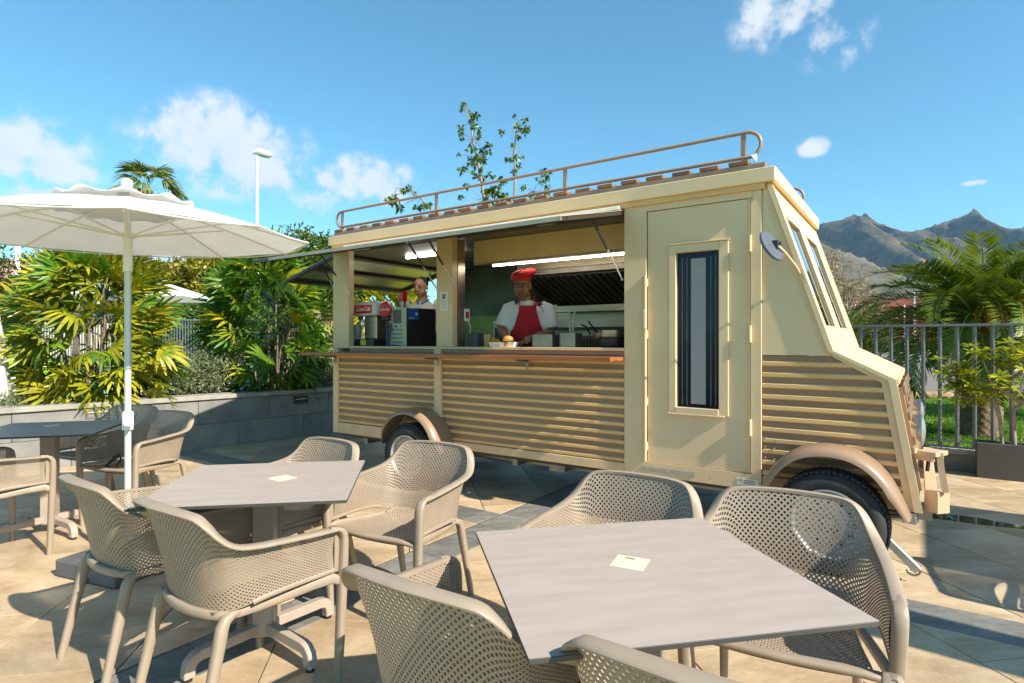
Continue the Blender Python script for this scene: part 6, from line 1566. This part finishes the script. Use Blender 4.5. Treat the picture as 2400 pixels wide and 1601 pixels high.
for i in range(12):
    o = link('dead_frond', DFM[i % 2], dp); a = i*2.4+.4
    o.matrix_local = Matrix.Translation((.20*math.cos(a), .20*math.sin(a), 1.62)) @ Matrix.Rotation(a, 4, 'Z') @ Matrix.Rotation(.5, 4, 'Y')
for bx, by, bz in ((.32, -.95, 2.02), (.55, -.75, 2.12), (.18, -1.0, 1.95), (.85, -.6, 2.08), (-.35, -.7, 1.9)):
    m = MB(); b0 = Vector((bx*.2, by*.2, 1.82))
    for k in range(26):
        e = Vector((bx+r_.gauss(0, .10), by+r_.gauss(0, .10), bz-.10+r_.gauss(0, .05))); e2 = e+Vector((r_.gauss(0, .03), r_.gauss(0, .03), -.20))
        m.tube([b0, (b0+e)/2+Vector((0, 0, .12)), e, e2], [.004, .004, .003, .002], 4, cap=False)
        for j in range(7):
            c = e.lerp(e2, j/6)+Vector((r_.gauss(0, .012), r_.gauss(0, .012), 0)); s_ = .012
            m.add([c+Vector(v)*s_ for v in ((1,0,0), (0,1,0), (-1,0,0), (0,-1,0), (0,0,1.3), (0,0,-1.3))], [(0,1,4), (1,2,4), (2,3,4), (3,0,4), (1,0,5), (2,1,5), (3,2,5), (0,3,5)])
    m.build('fruit_bunch', ORANGE, dp, fixn=False)
# young palm further left
yp = thing('young_palm', 'small yellow-green palm beside the windscreen in front of the red house', 'palm', (6.55, 11.3, .0))
YM = [frond_mesh(60+i, 1.35, c, LEAFPY, .26, 40, .022) for i, c in enumerate((.9, 1.5, 2.1))]
for i in range(26):
    t = i/26; e = rad(np.interp(t, [0, .5, 1], [80, 45, 5])); a = i*2.4
    o = link('frond', YM[int(t*2.9)], yp); o.matrix_local = Matrix.Translation((0, 0, .95)) @ Matrix.Rotation(a, 4, 'Z') @ Matrix.Rotation(-e, 4, 'Y') @ Matrix.Rotation(r_.uniform(-.3, .3), 4, 'X')
MB().tube([(0, 0, 0), (0, 0, .95)], [.12, .10], 10).build('trunk', PALMT, yp)
p2_ = thing('date_palm', 'second date palm whose frond tips hang in at the right edge', 'palm', (10.6, 10.4, 0))
for i in range(44):
    t = i/44; e = rad(np.interp(t, [0, .3, 1], [75, 45, -5])); a = i*2.4+1
    o = link('frond', FM[min(4, int(t*4.6))], p2_); o.matrix_local = Matrix.Translation((0, 0, 2.0)) @ Matrix.Rotation(a, 4, 'Z') @ Matrix.Rotation(-e, 4, 'Y') @ Matrix.Diagonal((1.1, 1.1, 1.1, 1))
MB().tube([(0, 0, 0), (0, 0, 2.0)], [.25, .24], 12).build('trunk', PALMT, p2_)
for i, (x, y, h_, lb) in enumerate(((8.75, 15.5, 3.75, 'bare twiggy ochre tree right of the windscreen'), (10.9, 18.5, 3.2, 'dry ochre tree in front of the red house'))):
    tree('dry_tree', lb, 'tree', (x, y, 0), [(0, 0, h_*.72, .95, .9, h_*.24), (-.5, .2, h_*.85, .7, .7, h_*.18), (.6, 0, h_*.6, .7, .7, h_*.2)], 2600, .10, .03, DRY, .08, h_*.35, 'dry ochre trees', .30, BARKP, 60, .2)
# background bushes under the date palm and along the far wall
tree('bush', 'dark green bushes along the far garden wall', 'bush', (14.5, 24.2, .5), [(0, 0, .5, 3.2, .8, .6), (4.5, .3, .5, 2.5, .8, .7), (-3.6, 0, .4, 1.6, .7, .5)], 6000, .18, .06, LEAFM, .05, .3, None, .35)
# ficus in the planter box
fk = thing('ficus', 'small multi-stemmed shrub with yellow-green leaf rosettes in the dark planter', 'shrub', LW(.76, 7.605, .28), VROT)
m = MB(); ends = []
r_ = random.Random(3)
for (bx, pts) in ((-.06, [(-.06, 0, 0), (-.08, .0, .3), (-.14, 0, .52), (-.32, -.03, .62), (-.42, -.02, .78)]), (.03, [(.03, 0, 0), (.02, 0, .4), (.0, 0, .7), (.04, 0, .95)]), (-.02, [(-.08, 0, .3), (-.12, .04, .55), (-.1, .02, .85)]), (.1, [(.02, 0, .4), (.16, 0, .55), (.32, 0, .72), (.4, .02, .9)]), (0, [(.0, 0, .55), (-.16, -.05, .68), (-.22, 0, .92)]), (0, [(-.14, 0, .52), (-.34, .02, .50), (-.44, 0, .56)]), (0, [(.02, 0, .5), (.25, -.05, .50), (.42, 0, .58)]), (0, [(.0, 0, .7), (.14, .03, .86), (.2, 0, 1.02)])):
    m.tube(pts, [.020*(1-.6*i/(len(pts)-1)) for i in range(len(pts))], 7); ends += [Vector(pts[-1]), Vector(pts[-2])]
m.build('stems', BARKP, fk, smooth=60)
RV = []; RF = []
for k in range(9):
    a = 2*PI*k/9; d = Vector((math.cos(a), math.sin(a), .25*math.sin(k*2.1)+.1)); s_ = Vector((-d.y, d.x, 0)).normalized(); b = len(RV); ln = .085
    RV += [tuple(d*.01), tuple(d*ln*.55+s_*.017+Vector((0, 0, .006))), tuple(d*ln*1.05), tuple(d*ln*.55-s_*.017+Vector((0, 0, .006)))]; RF.append((b, b+1, b+2, b+3))
RM = np_mesh('leaf_rosette', RV, RF, LEAFF)
for e in ends:
    for k in range(10):
        o = link('leaf_rosette', RM, fk); q = e+Vector((r_.gauss(0, .075), r_.gauss(0, .07), r_.gauss(.03, .055))); kk = r_.uniform(.8, 1.25)
        o.matrix_local = Matrix.Translation(q) @ Matrix.Rotation(r_.uniform(0, 6), 4, 'Z') @ Matrix.Rotation(r_.uniform(-.8, .8), 4, 'X') @ Matrix.Diagonal((kk, kk, kk, 1))
# lawn blades beyond the railing
n = 60000
gy = rng.uniform(6.3, 14.3, n); gx = rng.uniform(.50, 1.02, n)*gy+rng.normal(size=n)*.2
l_ = gx*AX.x+gy*AX.y; w_ = gx*AY.x+gy*AY.y; k_ = w_ > FW+.26; gx, gy = gx[k_], gy[k_]; n = len(gx)
hh = rng.uniform(.02, .05, n); a = rng.uniform(0, 6.28, n); lx, ly = np.cos(a)*.006, np.sin(a)*.006; tx, ty = rng.normal(size=n)*.012, rng.normal(size=n)*.012
V = np.stack([np.stack([gx-lx, gy-ly, np.full(n, -.035)], 1), np.stack([gx+lx, gy+ly, np.full(n, -.035)], 1), np.stack([gx+tx, gy+ty, hh-.03], 1)], 1).reshape(-1, 3)
GRASSM = leafm('grass_blade', (.07, .16, .006), (.19, .30, .015), scale=1.4)
stuff(link('grass', np_mesh('grass', V, np.arange(3*n).reshape(n, 3), GRASSM)))

# ------------------------------------------------------------------ background structures
pf = thing('pool_fence', 'grey-blue bar fence in front of the olive trees, between the two lady palms', 'fence', (-10.2, 17, 0))
MB().box(-.2, 9.5, -.025, .025, 1.98, 2.02).build('top_rail', FENCEL, pf); MB().box(-.2, 9.5, -.025, .025, .10, .14).build('bottom_rail', FENCEL, pf)
m = MB()
for i in range(116): m.box(i*.082-.012, i*.082+.012, -.012, .012, .1, 1.98)
stuff(m.build('bars', FENCEL, pf)); MB().box(-.30, -.22, -.05, .05, 0, 2.25).build('post', FENCEL, pf); MB().box(2.2, 2.26, -.04, .04, 0, 2.05).build('post', FENCEL, pf)
pf2 = thing('pool_fence', 'dark bar fence at the left edge beyond the pool', 'fence', (-24, 21.5, 0))
MB().box(0, 13.6, -.025, .025, 2.33, 2.37).build('top_rail', FENCEL, pf2)
m = MB()
for i in range(136): m.box(i*.1-.014, i*.1+.014, -.014, .014, .1, 2.33)
stuff(m.build('bars', FENCEL, pf2))
la = thing('street_lamp', 'tall white street lamp rising above the parasol and olive trees', 'street lamp', (-8.77, 20, 0))
MB().lathe([(.085, 0), (.075, 2), (.045, 7.72)], 14).build('mast', WHITE, la, smooth=40)
m = MB()
m.tube([(-.14, 0, 7.86), (.02, 0, 7.90), (.20, 0, 7.87), (.40, 0, 7.80), (.52, 0, 7.74)], [(.05, .04), (.11, .07), (.13, .08), (.11, .065), (.03, .03)], prof=EL, up=(0, 1, 0)); m.build('lamp_head', mat('lamp_housing', (.55, .54, .52), .4), la, smooth=60)
MB().tube([(.05, 0, 7.84), (.22, 0, 7.80), (.44, 0, 7.72)], [(.08, .03), (.10, .035), (.06, .02)], prof=EL, up=(0, 1, 0)).build('lens', mat('lamp_lens', (.30, .28, .25), .3), la, smooth=60)
po_ = thing('dark_pole', 'thin dark pole in front of the olive trees, just right of the parasol rim', 'pole', (-8.3, 17.15, 0)); MB().lathe([(.045, 0), (.035, 3.9)], 10).build('mast', DARKFR, po_, smooth=40)
for x, y, h_, lb in ((-20.4, 24, 5.6, 'white pole at the far left under the parasol rim'), (-23.6, 29, 5.2, 'thin white lamp pole above the large lady palm'), (23.6, 35, 3.6, 'white pole beside the red house'), (24.9, 36, 5.3, 'taller white pole right of the red house')):
    t = thing('white_pole', lb, 'pole', (x, y, 0), 0, 'distant white poles'); MB().lathe([(.055 if x > 0 else .13, 0), (.05 if x > 0 else .11, h_)], 10).build('mast', WHITE, t, smooth=40)
    if y == 29: MB().box(-.5, .3, -.06, .06, h_, h_+.08).build('lamp_arm', WHITE, t)
# pale red-roofed building far left
hb = thing('far_house', 'far pale house with a pinkish roof behind the left trees', 'house', (-42, 52, 0), .15)
MB().box(-9, 9, 0, 9, 0, 6.2).build('wall', mat('pale_render', (.55, .48, .42), .9, var=.05), hb)
m = MB(); m.prism([(-.7, 6.2), (9.7, 6.2), (4.5, 9.3)], lambda a, b, h: (h, a, b), -9.6, 9.6); m.build('roof', mat('pink_roof', (.50, .27, .20), .9, var=.15, scale=1), hb)
for i in range(6): w0 = MB().box(-7.6+i*2.7, -6.4+i*2.7, -.06, .02, 3.6, 5.2).build('window', WHITE, hb); MB().box(-7.5+i*2.7, -6.5+i*2.7, -.09, -.065, 3.7, 5.1).build('pane', GLASSD, w0)
# red house on the right
rh_ = thing('red_house', 'brick-red house with a clay tile roof and open loggia below the mountain', 'house', (37.6, 62, 0), -.30)
m = MB(); m.box(-3.2, 5.6, .6, 8, 0, 4.9); m.box(-3.2, 5.6, .0, .6, 0, 2.3); m.box(-3.2, 5.6, 0, .6, 4.55, 4.9); m.build('wall', TERRA, rh_)
for x0 in (-3.1, -.6, 2.1, 5.1): MB().box(x0, x0+.34, -.02, .32, 2.3, 4.55).build('column', TERRA, rh_)
MB().box(-3.2, 5.6, -.03, .06, 2.9, 3.05).build('handrail', TERRA, rh_)
m = MB(); m.prism([(-.8, 4.92), (9, 4.92), (4.1, 6.2)], lambda a, b, h: (h, a, b), -3.9, 6.3); m.build('roof', ROOFT, rh_)
m = MB()
for i in range(34): xx = -3.8+i*.30; m.tube([(xx, -.85, 4.95), (xx, 4.05, 6.25)], .08, 5, cap=False)
stuff(m.build('roof_tiles', ROOFT, rh_, fixn=False))
MB().box(6.2, 11, 1.2, 6, 0, 3.1).build('annex_wall', TERRA, rh_); w0 = MB().box(7.0, 9.5, 1.12, 1.22, 1.6, 2.7).build('window', WHITE, rh_); MB().box(7.15, 9.35, 1.09, 1.118, 1.7, 2.6).build('pane', GLASSD, w0)
MB().box(9.6, 16, 2, 6, 0, 2.4).build('pale_annex', mat('pale_annex', (.6, .6, .6), .8, var=.05), rh_)
# pool toys and slide
sl = thing('water_slide', 'lime green water slide with a cream flank at the far side of the pool', 'slide', (-19.0, 18.6, 0), .12)
m = MB()
def chute(u, v):
    x = u*4.2; z = 1.35*(1-u)**1.4+.12; a = PI*(v-.5)*1.1; return (x, math.sin(a)*.62, z+.42*(1-math.cos(a)))
m.grid(chute, 24, 10); o = m.build('chute', mat('lime_plastic', (.34, .52, .03), .35, var=.06), sl, smooth=180, fixn=False); md = o.modifiers.new('thick', 'SOLIDIFY'); md.thickness = .05
m = MB(); m.prism([(-.2, 0), (3.9, 0), (3.0, .35), (1.5, .85), (-.2, 1.65)], lambda a, b, h: (a, h, b), -.72, -.64); m.prism([(-.2, 0), (3.9, 0), (3.0, .35), (1.5, .85), (-.2, 1.65)], lambda a, b, h: (a, h, b), .66, .74); m.build('flank', mat('slide_cream', (.66, .60, .50), .6, var=.05), sl)
fg = thing('pool_toy', 'red play figure at the pool just right of the parasol pole', 'pool toy', (-8.95, 14.0, 0))
m = MB(); m.sphere((0, 0, 1.28), (.22, .20, .20), 14, 9); m.build('head', RED, fg, smooth=180); MB().sphere((.02, 0, .82), (.20, .18, .30), 14, 9).build('torso', RED, fg, smooth=180); MB().lathe([(.16, 0), (.12, .3), (.14, .55)], 14).build('foot', RED, fg, smooth=40)
fl_ = thing('pool_float', 'blue vinyl pool float lying behind the planter wall between the shrubs', 'pool float', WB(2.75, 1.25, .60), .9)
MB().obox((0, 0, .06), (1,0,0), (0,1,0), (0,0,1), .42, .24, .055, .04).build('mat_body', BLUE, fl_, smooth=30); MB().obox((.28, 0, .14), (1,0,0), (0,1,0), (0,0,1), .12, .22, .05, .04).build('headrest', BLUE, fl_, smooth=30)
ft_ = thing('pool_toy', 'red and yellow play block behind the base of the bright green palm', 'pool toy', WB(3.55, 1.45, .60), .4)
MB().obox((-.1, 0, .20), (1,0,0), (0,1,0), (0,0,1), .12, .12, .18, .04).build('red_block', RED, ft_, smooth=30); MB().obox((.16, .05, .16), (1,0,0), (0,1,0), (0,0,1), .10, .10, .15, .04).build('yellow_block', YEL, ft_, smooth=30)
